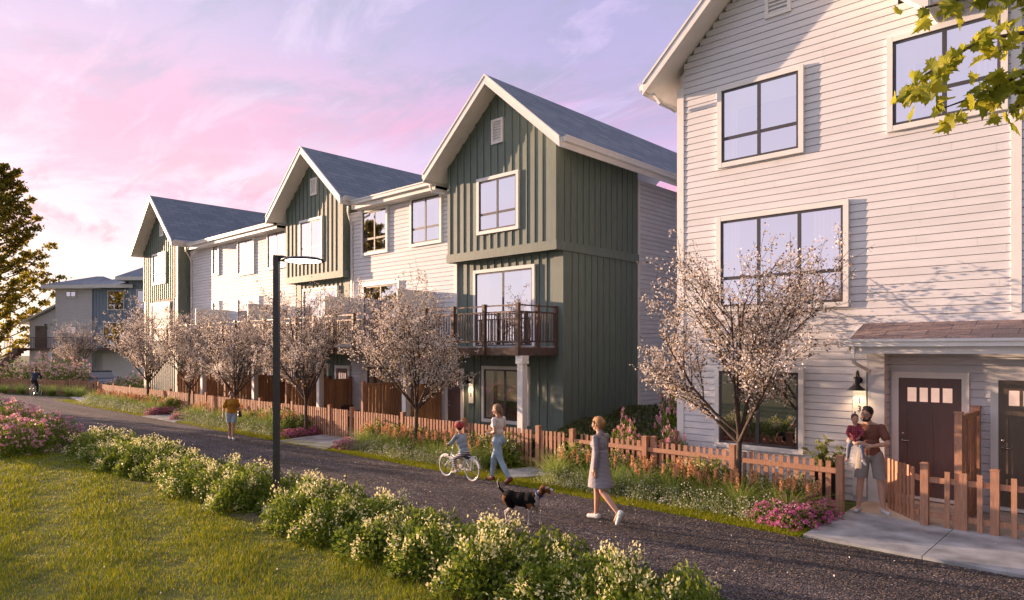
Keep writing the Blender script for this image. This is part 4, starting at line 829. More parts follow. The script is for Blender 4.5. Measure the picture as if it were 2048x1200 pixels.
# potted vine
def potted():
    t=thing('potted_plant','broad-leaved plant in a dark square planter beside the porch','potted plant',(-4.42,13.2,0))
    b=MB(); b.prism([(-.17,-.17,.03),(.17,-.17,.03),(.2,-.2,.62),(-.2,-.2,.62)],(0,.36,0)); b.build('planter',M['black'],t); b=MB(); Ps=[]
    for i in range(7):
        a=i*.9; r=rr.uniform(.12,.4); h=rr.uniform(.95,1.5) if i%2 else rr.uniform(.8,1.15); dx=r*math.cos(a)+(-.25 if i%3==0 else .1); pts=[(0,0,.55),(dx*.5,.1*math.sin(a),h*.75),(dx,.15*math.sin(a),h)]; b.tube(pts,[.01,.007,.003],5,cap=False)
        for s in np.linspace(.25,1,9):
            p=Vector(pts[0])*(1-s)**2+Vector(pts[1])*2*s*(1-s)+Vector(pts[2])*s*s; Ps+= [list(p)]*3
    b.build('stems',M['stem'],t); V,F=leafquads(np.array(Ps)+rng.normal(0,.02,(len(Ps),3)),.12,-.1,.62); ngrid('foliage',V,F,leafm('vine_leaf',[(.10,.14,.03),(.18,.2,.06),(.28,.28,.10)],.35),parent=t)
potted()
# ---------------- people ----------------
class Sol(MB):
    def cap(s,p0,p1,r0,r1,n=14):
        p0=Vector(p0); p1=Vector(p1); t=(p1-p0); L=t.length; t=t.normalized() if L>1e-6 else Vector((0,0,1)); P=[];Rr=[]
        for i in range(5): a=-PI/2+PI/2*(i+.15)/5; P.append(p0+t*r0*math.sin(a)); Rr.append(r0*math.cos(a))
        P+= [p0,p1]; Rr+=[r0,r1]
        for i in range(5): a=PI/2*(i+.85)/5; P.append(p1+t*r1*math.sin(a)); Rr.append(r1*math.cos(a))
        s.tube(P,Rr,n)
    def ell(s,c,r,M3=None,n=16):
        c=Vector(c); V=[]; b=len(s.v); k=10
        for i in range(k+1):
            th=PI*(i+.0)/k; zz=math.cos(th); rr=max(math.sin(th),.02)
            for j in range(n):
                p=Vector((r[0]*rr*math.cos(2*PI*j/n),r[1]*rr*math.sin(2*PI*j/n),r[2]*zz)); p=(M3@p if M3 else p)+c; s.v.append(tuple(p))
        for i in range(k):
            for j in range(n): s.f.append((b+i*n+(j+1)%n,b+i*n+j,b+(i+1)*n+j,b+(i+1)*n+(j+1)%n)); s.m.append(0)
        s.f.append(tuple(b+j for j in range(n))); s.f.append(tuple(b+k*n+j for j in range(n))[::-1]); s.m+=[0,0]
    def loft(s,rings,n=22):
        b=len(s.v)
        for c,rx,ry in rings:
            for j in range(n): s.v.append((c[0]+rx*math.cos(2*PI*j/n),c[1]+ry*math.sin(2*PI*j/n),c[2]))
        for i in range(len(rings)-1):
            for j in range(n): s.f.append((b+i*n+j,b+i*n+(j+1)%n,b+(i+1)*n+(j+1)%n,b+(i+1)*n+j)); s.m.append(0)
        s.f.append(tuple(b+j for j in range(n))[::-1]); s.f.append(tuple(b+(len(rings)-1)*n+j for j in range(n))); s.m+=[0,0]
    def skin(s,name,mats,parent,vox=.008,it=3,pick=None,clip=None):
        o=s.build(name,mats[0] if isinstance(mats,list) else mats,parent); m=o.modifiers.new('r','REMESH'); m.mode='VOXEL'; m.voxel_size=vox; m.use_smooth_shade=True
        k=o.modifiers.new('s','SMOOTH'); k.iterations=it; k.factor=.5
        dg=bpy.context.evaluated_depsgraph_get(); dg.update(); me=bpy.data.meshes.new_from_object(o.evaluated_get(dg)); old=o.data; o.modifiers.clear(); o.data=me; bpy.data.meshes.remove(old)
        if clip is not None:
            import bmesh
            bm=bmesh.new(); bm.from_mesh(me); r=bmesh.ops.bisect_plane(bm,geom=bm.verts[:]+bm.edges[:]+bm.faces[:],plane_co=(0,0,clip),plane_no=(0,0,-1),clear_outer=True)
            bmesh.ops.holes_fill(bm,edges=[e for e in r['geom_cut'] if isinstance(e,bmesh.types.BMEdge)]); bm.to_mesh(me); bm.free()
        me.name=name; me.materials.clear()
        for q in (mats if isinstance(mats,list) else [mats]): me.materials.append(q)
        me.polygons.foreach_set('use_smooth',[True]*len(me.polygons))
        if pick: me.polygons.foreach_set('material_index',[pick(p.center) for p in me.polygons])
        else: me.polygons.foreach_set('material_index',[0]*len(me.polygons))
        return o
def cloth(name,col,amt=.08,**k): return mat(name,col,.85,amt,9,bump=.8,bscale=11,**k)
def skinm(name,c): return mat(name,c,.5,.06,12,spec=.35)
M['skin']=skinm('skin',(.62,.36,.26)); M['skin2']=skinm('tanned_skin',(.56,.34,.25))
M['eye']=mat('eye_white',(.8,.78,.75),.2,.02,9); M['iris']=mat('iris',(.06,.04,.03),.2,.02,9); M['lip']=mat('lip',(.42,.13,.11),.5,.05,9)
M['shoe']=cloth('white_shoe',(.82,.82,.82),.04)
def band_mat(name,c1,c2,freq,axis=2,extra=None):
    m=mat(name,c1,.85,.04,9,bump=.3,bscale=14); nt=m.node_tree; N=nt.nodes; L=nt.links; b=N['Principled BSDF']
    tc=N.new('ShaderNodeTexCoord'); sp=N.new('ShaderNodeSeparateXYZ'); L.new(tc.outputs['Object'],sp.inputs[0])
    def stripe(ax,fr):
        a=N.new('ShaderNodeMath'); a.operation='MULTIPLY'; a.inputs[1].default_value=fr; L.new(sp.outputs[ax],a.inputs[0]); f=N.new('ShaderNodeMath'); f.operation='FRACT'; L.new(a.outputs[0],f.inputs[0]); g=N.new('ShaderNodeMath'); g.operation='GREATER_THAN'; g.inputs[1].default_value=.5; L.new(f.outputs[0],g.inputs[0]); return g.outputs[0]
    s=stripe(axis,freq)
    if extra is not None:
        a=N.new('ShaderNodeMath'); a.operation='ADD'; L.new(s,a.inputs[0]); L.new(stripe(extra,freq),a.inputs[1]); h=N.new('ShaderNodeMath'); h.operation='MULTIPLY'; h.inputs[1].default_value=.5; L.new(a.outputs[0],h.inputs[0]); s=h.outputs[0]
    mx=N.new('ShaderNodeMix'); mx.data_type='RGBA'; mx.inputs[6].default_value=(*c1,1); mx.inputs[7].default_value=(*c2,1); L.new(s,mx.inputs[0]); L.new(mx.outputs[2],b.inputs['Base Color']); return m
def hand(s,w,d,n,k=1.0,curl=.5,side=1):
    """w wrist, d pointing direction, n palm normal, side: thumb side sign along d x n"""
    w=Vector(w); d=Vector(d).normalized(); n=Vector(n); n=(n-d*n.dot(d)).normalized(); a=d.cross(n)*side
    s.cap(w,w+d*.03*k,.026*k,.028*k); 
    for q in (-.5,.5): s.cap(w+d*.03*k+a*q*.03*k,w+d*.082*k+a*q*.045*k,.019*k,.016*k)
    for i,L in enumerate((.072,.08,.075,.06)):
        p=w+d*.088*k+a*(.033-.022*i)*k; d1=(d+n*curl*.5).normalized(); d2=(d+n*curl*1.6).normalized(); q=p+d1*L*.5*k; s.cap(p,q,.0095*k,.0088*k,8); s.cap(q,q+d2*L*.5*k,.0088*k,.0072*k,8)
    p=w+d*.03*k+a*.026*k; q=p+(d*.6+a*.75+n*.3).normalized()*.042*k; s.cap(p,q,.0125*k,.010*k,8); s.cap(q,q+(d*.9+a*.25+n*.4).normalized()*.032*k,.010*k,.008*k,8)
def rotm(yaw,pitch=0,roll=0): return Matrix.Rotation(yaw,3,'Z')@Matrix.Rotation(pitch,3,'Y')@Matrix.Rotation(roll,3,'X')
def person(label,loc,rz,k,J,fem=False,skin='skin',hair=None,group=None,headk=1.0,face=(0,0,0),bare_leg=True):
    """J: joints in metres at 1.70 m; k scales them. returns root, helpers"""
    t=thing('person',label,'person',loc,rz,group)
    j={a:Vector(b)*k for a,b in J.items() if isinstance(b,tuple)}; s=Sol(); sh=.92 if fem else 1.0
    hp=(j['hipL']+j['hipR'])/2; ch=j['chest']; nk=j['neck']
    s.ell(hp+Vector((0,0,.02*k)),(.105*k,.165*k,.11*k)); wa=hp*.55+ch*.45
    s.ell(wa,(.09*k,.13*k*sh,.13*k)); s.ell(ch,(.105*k,.155*k*sh,.15*k)); s.ell(hp*.75+ch*.25,(.095*k,.14*k,.12*k))
    for a in 'LR':
        s.cap(ch+Vector((0,0,.08*k)),j['sh'+a],.07*k,.043*k*sh); s.cap(nk,j['sh'+a],.038*k,.036*k*sh)
        s.cap(j['sh'+a],j['el'+a],.046*k*sh,.036*k*sh); m_=j['el'+a]*.65+j['wr'+a]*.35; s.cap(j['el'+a],m_,.036*k*sh,.037*k*sh); s.cap(m_,j['wr'+a],.037*k*sh,.024*k*sh)
        s.cap(j['hip'+a],j['kn'+a],.086*k,.053*k); kn=j['kn'+a]; an=j['an'+a]; ax=(an-kn); mid=kn+ax*.3; back=Vector((-.012*k,0,0)); s.cap(kn,mid+back,.05*k,.054*k); s.cap(mid+back,an,.054*k,.034*k)
        fd=Vector(J.get('ft'+a,(1,0,-.12))).normalized(); s.cap(an-Vector((0,0,.02*k)),an+fd*.13*k-Vector((0,0,.035*k)) if abs(fd.z)<.5 else an+fd*.13*k,.034*k,.026*k)
        hd=Vector(J['hd'+a]).normalized() if 'hd'+a in J else (j['wr'+a]-j['el'+a]).normalized(); hand(s,j['wr'+a],hd,J.get('pn'+a,(0,1 if a=='R' else -1,0)),k*(1.0 if not fem else .93),J.get('curl',.45),J.get('ts'+a,1))
    H=j['head']; hk=k*headk; Rm=rotm(*face)
    s.cap(nk-Vector((0,0,.02*k)),H+Rm@Vector((-.015,0,-.06))*hk,.054*k*sh,.05*hk)
    s.ell(H+Rm@Vector((-.008,0,.022))*hk,(.096*hk,.076*hk,.098*hk),Rm); s.ell(H+Rm@Vector((.022,0,-.052))*hk,(.066*hk,.054*hk,.062*hk),Rm); s.ell(H+Rm@Vector((.052,0,-.088))*hk,(.028*hk,.026*hk,.022*hk),Rm)
    s.cap(H+Rm@Vector((.082,0,.012))*hk,H+Rm@Vector((.103,0,-.022))*hk,.010*hk,.015*hk,8)
    for a in (-1,1): s.ell(H+Rm@Vector((-.012,a*.077,-.01))*hk,(.018*hk,.009*hk,.03*hk),Rm); s.ell(H+Rm@Vector((.062,a*.036,-.035))*hk,(.026*hk,.024*hk,.024*hk),Rm)
    body=s.skin('body',M[skin],t,vox=.0065 if k>.7 else .005,it=2)
    for a in (-1,1):
        e=Sol(); e.ell(H+Rm@Vector((.078,a*.031,.008))*hk,(.010*hk,.014*hk,.009*hk),Rm,10); e.build('eye',M['eye'],t,True)
        e=Sol(); e.ell(H+Rm@Vector((.086,a*.031,.008))*hk,(.0045*hk,.006*hk,.006*hk),Rm,8); e.build('iris',M['iris'],t,True)
        e=Sol(); e.ell(H+Rm@Vector((.086,a*.034,.032))*hk,(.006*hk,.017*hk,.0035*hk),Rm,8); e.build('eyebrow',hair or M['iris'],t,True)
    e=Sol(); e.ell(H+Rm@Vector((.083,0,-.054))*hk,(.010*hk,.022*hk,.007*hk),Rm,10); e.build('mouth',M['lip'],t,True)
    return t,j,Rm,H,hk
def shoes(t,j,J,k,m,sole='shoe',grow=1.0):
    for a in 'LR':
        an=j['an'+a]; fd=Vector(J.get('ft'+a,(1,0,-.12))).normalized(); up=Vector((0,0,1)) if abs(fd.z)<.6 else Vector((fd.z*-.9,0,.2)); side=fd.cross(up).normalized(); up=side.cross(fd).normalized()
        s=Sol(); heel=an-up*.045*k-fd*.035*k; toe=heel+fd*.19*k
        s.cap(heel,heel+fd*.1*k,.040*k,.042*k); s.cap(heel+fd*.08*k,toe-up*.006*k,.043*k,.034*k); s.cap(an-up*.03*k,heel+up*.02*k,.044*k,.04*k); s.skin('shoe',m,t,.007,2)
def garment(t,name,m,build,vox=.008,it=3,clip=None): s=Sol(); build(s); return s.skin(name,m,t,vox,it,None,clip)
def torso(s,j,k,g=.014,fem=False,low=.5,w=1.0):
    sh=.92 if fem else 1; hp=(j['hipL']+j['hipR'])/2; ch=j['chest']; nk=j['neck']
    s.ell(ch,(.105*k+g,(.155*k*sh+g)*w,.155*k+g)); s.ell(hp*.45+ch*.55,(.10*k+g,(.138*k*sh+g)*w,.14*k+g))
    if low<=.5: s.ell(hp*.8+ch*.2,(.105*k+g,(.148*k+g)*w,.12*k+g)); 
    if fem:
        f=Vector((.085*k,0,-.005)); s.ell(ch+f+Vector((0,.06*k,0)),(.05*k,.055*k,.055*k)); s.ell(ch+f-Vector((0,.06*k,0)),(.05*k,.055*k,.055*k))
    for a in 'LR': s.cap(ch+Vector((0,0,.08*k)),j['sh'+a],.07*k+g,.042*k*sh+g*.8); s.cap(nk-Vector((0,0,.035*k)),j['sh'+a],.034*k+g,.036*k*sh+g*.7)
def sleeve(s,j,k,a,f,g=.014,sh=1,flare=1.0):
    S_=j['sh'+a]; E=j['el'+a]; Wr=j['wr'+a]
    if f<=1: s.cap(S_,S_+(E-S_)*f,(.042*k*sh+g*.9),(.040*k*sh+g)*flare)
    else: s.cap(S_,E,(.042*k*sh+g*.9),.037*k*sh+g); s.cap(E,E+(Wr-E)*(f-1),.037*k*sh+g,.026*k*sh+g)
def legs(s,j,k,f,g=.010,wide=1.0):
    hp=(j['hipL']+j['hipR'])/2; s.ell(hp+Vector((-.012*k,0,.02*k)),(.112*k+g,.165*k+g,.11*k+g))
    for a in 'LR':
        h=j['hip'+a]; kn=j['kn'+a]; an=j['an'+a]
        if f<=1: s.cap(h,h+(kn-h)*f,.088*k+g,(.066*k+g)*wide)
        else: s.cap(h,kn,.088*k+g,(.055*k+g)*wide); mid=kn+(an-kn)*.3; s.cap(kn,mid,(.053*k+g)*wide,(.055*k+g)*wide); s.cap(mid,kn+(an-kn)*(f-1),(.055*k+g)*wide,(.037*k+g)*wide)
def gait(**kw):
    J=dict(hipL=(0,.09,.9),hipR=(0,-.09,.9),knL=(.02,.09,.48),knR=(.02,-.09,.48),anL=(0,.09,.08),anR=(0,-.09,.08),chest=(.0,0,1.25),neck=(-.005,0,1.43),head=(.02,0,1.585),
      shL=(-.01,.165,1.37),shR=(-.01,-.165,1.37),elL=(-.02,.21,1.11),elR=(-.02,-.21,1.11),wrL=(.04,.22,.87),wrR=(.04,-.22,.87)); J.update(kw); return J
blond=mat('auburn_blond_hair',(.50,.25,.09),.6,.3,30,stretch=(4,4,1),bump=.6,bscale=60); brown=mat('brown_hair',(.16,.085,.05),.6,.3,30,stretch=(4,4,1),bump=.6,bscale=60); dark=mat('black_hair',(.015,.012,.011),.55,.2,30,bump=.6,bscale=60); lbrown=mat('light_brown_hair',(.30,.18,.10),.6,.3,30,stretch=(4,4,1),bump=.6,bscale=60)
def hairdo(t,H,Rm,hk,m,kind):
    s=Sol(); q=lambda v:H+Rm@Vector(v)*hk
    s.ell(q((-.022,0,.042)),(.098*hk,.085*hk,.092*hk),Rm)
    if kind in('updo','bob','pony'): s.ell(q((-.048,0,.0)),(.072*hk,.08*hk,.085*hk),Rm); s.cap(q((.045,0,.088)),q((.075,.02,.055)),.03*hk,.016*hk); s.cap(q((.045,0,.088)),q((.07,-.03,.055)),.03*hk,.016*hk)
    if kind=='updo':
        s.ell(q((-.10,0,.03)),(.045*hk,.05*hk,.05*hk),Rm); s.ell(q((-.085,.0,-.03)),(.035*hk,.05*hk,.03*hk),Rm)
        for a in (-1,1): s.cap(q((.035,a*.076,.05)),q((.02,a*.078,-.03)),.013*hk,.009*hk)
    if kind=='pony': s.ell(q((-.115,0,.02)),(.03*hk,.028*hk,.035*hk)); s.cap(q((-.12,0,.01)),q((-.15,0,-.07)),.03*hk,.028*hk); s.cap(q((-.15,0,-.07)),q((-.13,0,-.16)),.028*hk,.012*hk)
    if kind=='short': s.ell(q((-.045,0,.015)),(.068*hk,.076*hk,.08*hk),Rm); s.cap(q((.03,-.03,.105)),q((.045,.04,.1)),.035*hk,.035*hk)
    if kind=='tuft': s.ell(q((-.04,0,.0)),(.072*hk,.08*hk,.08*hk),Rm); s.cap(q((-.01,0,.13)),q((0,0,.175)),.012*hk,.02*hk)
    return s.skin('hair',m,t,.006,1)
# woman in the striped dress
k=1.0
J=gait(hipL=(-.02,.085,.9),hipR=(.02,-.085,.9),knR=(.12,-.08,.49),anR=(.13,-.08,.085),knL=(-.10,.08,.50),anL=(-.40,.09,.20),ftL=(.42,.04,-1),ftR=(1,0,-.03),chest=(.015,0,1.25),neck=(.0,0,1.42),head=(.045,0,1.575),
  elL=(-.06,.205,1.12),wrL=(-.04,.225,.875),elR=(.03,-.2,1.12),wrR=(.16,-.2,.9),hdL=(.08,0,-1),pnL=(0,-1,0),tsL=-1,curl=.5)
W1,j,Rm,H,hk=person('woman in a grey and white striped knee-length dress and white sneakers walking behind the dog',(-6.62,9.15,.016),R(182),1.0,J,True,face=(0,R(-2),0),hair=blond)
hairdo(W1,H,Rm,hk,blond,'updo'); shoes(W1,j,J,1.0,M['shoe'])
def dress(s):
    torso(s,j,1.0,.014,True,.3); sleeve(s,j,1,'L',1.92,.010,.92); sleeve(s,j,1,'R',1.92,.010,.92)
    s.loft([((-.01,0,.56),.215,.20),((-.01,0,.60),.21,.197),((0,0,.75),.18,.185),((0,0,.9),.15,.175),((.0,0,1.02),.135,.16),((.005,0,1.15),.12,.145)])
    s.cap((.0,0,1.41),(.003,0,1.435),.062,.058)
garment(W1,'dress',band_mat('striped_jersey',(.50,.45,.46),(.18,.175,.22),50),dress,.007,2)
# woman in jeans
J=gait(hipL=(-.01,.085,.9),hipR=(.01,-.085,.9),knR=(.19,-.08,.5),anR=(.24,-.08,.085),knL=(-.13,.08,.49),anL=(-.36,.09,.14),ftL=(.8,0,-.6),ftR=(1,0,-.03),chest=(.02,0,1.24),neck=(-.0,0,1.42),head=(.04,.01,1.575),
  elL=(-.06,.2,1.12),wrL=(.16,.13,1.06),elR=(-.0,-.2,1.12),wrR=(.2,-.08,1.08),hdL=(1,-.2,.1),hdR=(1,.4,.0),curl=.8)
W2,j,Rm,H,hk=person('woman in a white t-shirt and light blue jeans with a brown ponytail, walking',(-10.12,10.36,.016),R(186),.97,J,True,face=(R(8),0,0),hair=lbrown)
hairdo(W2,H,Rm,hk,lbrown,'pony'); k=.97
shoes(W2,j,J,k,cloth('dark_red_shoe',(.16,.04,.04)))
garment(W2,'jeans',mat('light_denim',(.34,.47,.60),.85,.2,7,bump=.3,bscale=25),lambda s:(legs(s,j,k,1.93,.010,1.0),s.ell((j['hipL']+j['hipR'])/2+Vector((0,0,.09)),(.10,.135,.09)),s.ell((j['hipL']+j['hipR'])/2+Vector((-.06,.065,-.02)),(.085,.08,.09)),s.ell((j['hipL']+j['hipR'])/2+Vector((-.06,-.065,-.02)),(.085,.08,.09))))
garment(W2,'t_shirt',cloth('white_cotton',(.74,.72,.73)),lambda s:(torso(s,j,k,.012,True,.9),sleeve(s,j,k,'L',.45,.014),sleeve(s,j,k,'R',.45,.014)))
# ---- bicycles ----
def bicycle(label,loc,rz,wr,base,col,grp=None,mount=.5,sad=.52,bar=.76):
    t=thing('bicycle',label,'bicycle',loc,rz,grp); m=mat('bike_paint',col,.3,.03,9,coat=.5); x0=-base/2; x1=base/2; q=wr/.24
    for x in (x0,x1):
        w=MB(); w.torus((x,0,wr),(0,1,0),wr-.012,.014,32,7); wh=w.build('wheel',M['tyre'],t,True)
        w=MB(); w.torus((x,0,wr),(0,1,0),wr-.03,.008,32,6); w.tube([(x,-.035,wr),(x,.035,wr)],.018,10)
        w.build('rim',M['steel'],wh,True); w=MB()
        for i in range(18): a=2*PI*i/18; w.tube([(x,.012*(-1)**i,wr),(x+(wr-.03)*math.cos(a+.15),0,wr+(wr-.03)*math.sin(a+.15))],.0016,3,cap=False)
        w.build('spokes',M['steel'],wh)
        f=MB(); f.torus((x,0,wr),(0,1,0),wr+.014,.016,18,6,a0=R(-75 if x<0 else -60),a1=R(60 if x<0 else 70)); f.build('mudguard',m,t,True)
    bb=(x0*.12,0,wr*.9); hd=(x1-.19*q,0,wr*2.15); st=(x0*.52,0,wr*2.0)
    f=MB(); r=.014
    f.tube([bb,st],r,8); f.tube([st,(st[0]-.02,0,sad-.03)],.010,8); f.tube([bb,(hd[0],0,hd[2]-.06)],r,8); f.tube([(st[0]+.03,0,st[2]-.14),(hd[0]-.01,0,hd[2]-.01)],r*.9,8)
    for a in (-1,1): f.tube([(bb[0],a*.02,bb[2]),(x0,a*.045,wr)],.008,6); f.tube([(st[0],a*.015,st[2]-.02),(x0,a*.045,wr)],.007,6); f.tube([(hd[0]+.03*q,a*.03,wr*1.75),(x1,a*.045,wr)],.009,6)
    f.tube([(hd[0]-.02,0,hd[2]+.04),(hd[0]+.03*q,0,wr*1.75)],.018,8); f.build('frame',m,t,True)
    f=MB(); f.tube([(hd[0]-.02,0,hd[2]),(hd[0]-.045,0,bar-.02)],.012,8); f.tube([(hd[0]-.19,-.24,bar),(hd[0]-.06,-.2,bar+.02),(hd[0]-.02,0,bar),(hd[0]-.06,.2,bar+.02),(hd[0]-.19,.24,bar)],.011,8); f.build('handlebar',M['steel'],t,True)
    for a in (-1,1): f=MB(); f.tube([(hd[0]-.21,a*.243,bar),(hd[0]-.10,a*.215,bar+.012)],.017,8); f.build('grip',M['black'],t,True)
    f=Sol(); f.cap((st[0]-.10,.03,sad),(st[0]+.09,0,sad),.045,.025); f.cap((st[0]-.10,-.03,sad),(st[0]+.09,0,sad),.045,.025); f.skin('saddle',M['black'],t,.008,2)
    f=MB(); f.torus(bb,(0,1,0),.06*q,.006,20,5); f.tube([(bb[0],-.05,bb[2]),(bb[0],.05,bb[2])],.016,8)
    for a in (-1,1): f.tube([(bb[0],a*.05,bb[2]),(bb[0]+a*.10*q*.9,a*.06,bb[2]-a*.03)],.008,6); f.box(bb[0]+a*.09*q-.035,bb[0]+a*.09*q+.035,a*.1-.035,a*.1+.035,bb[2]-a*.03-.009,bb[2]-a*.03+.009)
    f.build('crankset',M['steel'],t)
    f=MB(); f.tube([(st[0]-.06,-.04,wr*2.22),(x0-.1,-.04,wr*2.22),(x0-.1,.04,wr*2.22),(st[0]-.06,.04,wr*2.22)],.006,6)
    for a in (-1,1): f.tube([(x0-.03,a*.04,wr*2.22),(x0,a*.045,wr)],.005,6)
    f.build('luggage_rack',m,t); f=MB(); f.tube([(hd[0]+.05,0,hd[2]-.03),(hd[0]+.10,0,hd[2]-.03)],[.02,.03],10); f.build('front_light',M['black'],t,True)
    return t,bb,hd,st
M['tyre']=mat('pale_tyre',(.62,.60,.58),.7,.1,9)
bz=R(180-2)
B1,bb,hd,st=bicycle('small white child bicycle ridden by the boy in the helmet',(-11.02,10.06,.018),bz,.235,.86,(.78,.78,.76),sad=.50,bar=.74)
k=.72; K=lambda *v:tuple(c/k for c in v)
J=gait(hipL=K(-.19,.065,.56),hipR=K(-.19,-.065,.56),knL=K(.06,.085,.44),anL=K(-.02,.1,.20),knR=K(.09,-.085,.54),anR=K(.03,-.1,.29),chest=K(-.10,0,.82),neck=K(-.05,0,.955),head=K(-.0,0,1.10),
  shL=K(-.05,.125,.93),shR=K(-.05,-.125,.93),elL=K(.03,.17,.80),elR=K(.03,-.17,.80),wrL=K(hd[0]-.21,.225,.775),wrR=K(hd[0]-.21,-.225,.775),hdL=(1,.1,-.15),hdR=(1,-.1,-.15),pnL=(0,0,-1),pnR=(0,0,-1),tsL=1,tsR=-1,curl=1.6)
P3,j,Rm,H,hk=person('boy in a grey sweatshirt and red bicycle helmet riding the small white bicycle',(-11.02,10.06,.018),bz,k,J,headk=1.14,face=(R(-12),0,0),skin='skin2',hair=dark)
hairdo(P3,H,Rm,hk,dark,'short'); shoes(P3,j,J,k*1.05,cloth('grey_shoe',(.5,.5,.52)))
garment(P3,'sweatshirt',cloth('blue_grey_fleece',(.27,.33,.38)),lambda s:(torso(s,j,k,.022,False,.3),sleeve(s,j,k,'L',1.9,.018),sleeve(s,j,k,'R',1.9,.018)),.007)
garment(P3,'leggings',band_mat('striped_leggings',(.05,.05,.06),(.5,.5,.55),24),lambda s:legs(s,j,k,1.75,.006),.006)
s=Sol(); s.ell(H+Vector((-.01,0,.06)),(.118,.10,.088)); hel=s.skin('helmet',cloth('red_helmet_shell',(.42,.06,.07)),P3,.006,1)
b=MB()
for a in (-.05,0,.05): b.tube([H+Vector((.095,a,.085)),H+Vector((.03,a,.142)),H+Vector((-.06,a,.138)),H+Vector((-.115,a,.08))],.009,6)
b.build('helmet_vents',M['black'],hel,True)
b=MB(); b.tube([H+Vector((0,.088,.03)),H+Vector((.03,.06,-.09)),H+Vector((.035,0,-.11)),H+Vector((.03,-.06,-.09)),H+Vector((0,-.088,.03))],.004,5); b.build('chin_strap',M['black'],hel)
# ---- man with the toddler on the porch walk ----
k=1.05
J=gait(hipL=(0,.095,.92),hipR=(0,-.095,.92),knL=(.02,.15,.49),knR=(.01,-.14,.49),anL=(0,.19,.085),anR=(-.02,-.17,.085),ftL=(1,.45,-.03),ftR=(1,-.25,-.03),chest=(.0,-.01,1.27),neck=(.0,-.015,1.44),head=(.035,-.05,1.585),
  shL=(-.01,.165,1.375),shR=(-.01,-.19,1.375),elL=(.08,.25,1.13),wrL=(.25,.02,1.10),elR=(.04,-.31,1.14),wrR=(.26,-.22,1.13),hdL=(.1,-1,.0),hdR=(.2,1,.03),pnL=(-1,0,0),pnR=(-1,0,0),tsL=1,tsR=-1,curl=.6)
MAN,j,Rm,H,hk=person('bearded man with glasses in brown t-shirt and grey shorts holding the toddler',(-3.56,12.68,.045),R(-72),k,J,skin='skin2',face=(R(-25),R(8),R(-14)),hair=dark)
hairdo(MAN,H,Rm,hk,dark,'short'); shoes(MAN,j,J,k,cloth('pale_blue_shoe',(.62,.66,.72)))
q=lambda v:H+Rm@Vector(v)*hk
s=Sol(); s.ell(q((.045,0,-.085)),(.048*hk,.052*hk,.034*hk),Rm)
for a in (-1,1): s.cap(q((.0,a*.07,-.03)),q((.03,a*.055,-.08)),.014*hk,.018*hk)
s.cap(q((.088,-.02,-.042)),q((.088,.02,-.042)),.006*hk,.006*hk); s.skin('beard',dark,MAN,.005,1)
b=MB()
for a in (-1,1): b.torus(q((.096,a*.032,.008)),Rm@Vector((1,0,0)),.021*hk,.0022,18,5); b.tube([q((.09,a*.055,.012)),q((.0,a*.08,.005))],.002,4)
b.tube([q((.098,-.011,.012)),q((.098,.011,.012))],.002,4); b.build('glasses',M['black'],MAN)
garment(MAN,'t_shirt',cloth('rust_brown_cotton',(.19,.075,.05)),lambda s:(torso(s,j,k,.014,False,.3,.98),s.ell((0,0,1.0),(.125,.165,.09)),sleeve(s,j,k,'L',.62,.022,1,1.1),sleeve(s,j,k,'R',.62,.022,1,1.1)))
garment(MAN,'shorts',cloth('grey_twill',(.30,.27,.25)),lambda s:legs(s,j,k,.97,.016,1.28),clip=.585)
kt=.50; mr=(-3.56,12.68,.045)
T=lambda x,y,z:(x/kt,y/kt,z/kt)
J=gait(hipL=T(.155,-.19,1.20),hipR=T(.155,-.28,1.20),knL=T(.30,-.14,1.14),knR=T(.27,-.33,1.13),anL=T(.30,-.11,.93),anR=T(.26,-.35,.92),ftL=(.7,.3,-.5),ftR=(.7,-.4,-.6),chest=T(.15,-.235,1.375),neck=T(.15,-.235,1.47),head=T(.165,-.235,1.585),
  shL=T(.15,-.155,1.45),shR=T(.15,-.315,1.45),elL=T(.21,-.12,1.36),elR=T(.21,-.35,1.35),wrL=T(.29,-.17,1.30),wrR=T(.30,-.31,1.28),curl=.9)
TOD,j,Rm,H,hk=person('smiling toddler in a red checked shirt carried on the arm of the man',mr,R(-72),kt,J,headk=1.42,face=(R(12),R(5),0),hair=brown)
hairdo(TOD,H,Rm,hk,brown,'tuft'); shoes(TOD,j,J,kt*1.2,M['shoe'])
garment(TOD,'checked_shirt',band_mat('red_check',(.42,.05,.07),(.10,.03,.06),28,2,1),lambda s:(torso(s,j,kt,.012,False,.3),sleeve(s,j,kt,'L',1.9,.010),sleeve(s,j,kt,'R',1.9,.010)),.006,2)
garment(TOD,'trousers',cloth('dusty_blue_denim',(.20,.22,.30)),lambda s:legs(s,j,kt,1.85,.008),.006,2)
# ---- woman in the mustard top ----
k=.88
J=gait(knL=(.10,.05,.49),anL=(.14,.03,.085),knR=(.0,-.06,.49),anR=(-.08,-.05,.10),ftL=(1,0,-.03),ftR=(1,-.1,-.2),elL=(-.02,.24,1.13),wrL=(.0,.31,.90),elR=(-.03,-.24,1.12),wrR=(.02,-.28,.88))
W5,j,Rm,H,hk=person('woman in a mustard top and pale denim shorts with a black shoulder bag',(-21.1,9.66,.016),R(-16),k,J,True,face=(R(10),0,0),hair=brown)
hairdo(W5,H,Rm,hk,brown,'updo'); shoes(W5,j,J,k,M['shoe'])
garment(W5,'top',cloth('mustard_cotton',(.52,.24,.02)),lambda s:(torso(s,j,k,.02,True,.3,1.08),sleeve(s,j,k,'L',.75,.024,1,1.2),sleeve(s,j,k,'R',.75,.024,1,1.2)))
garment(W5,'shorts',cloth('pale_denim',(.42,.52,.62)),lambda s:legs(s,j,k,.85,.016,1.12),clip=.53)
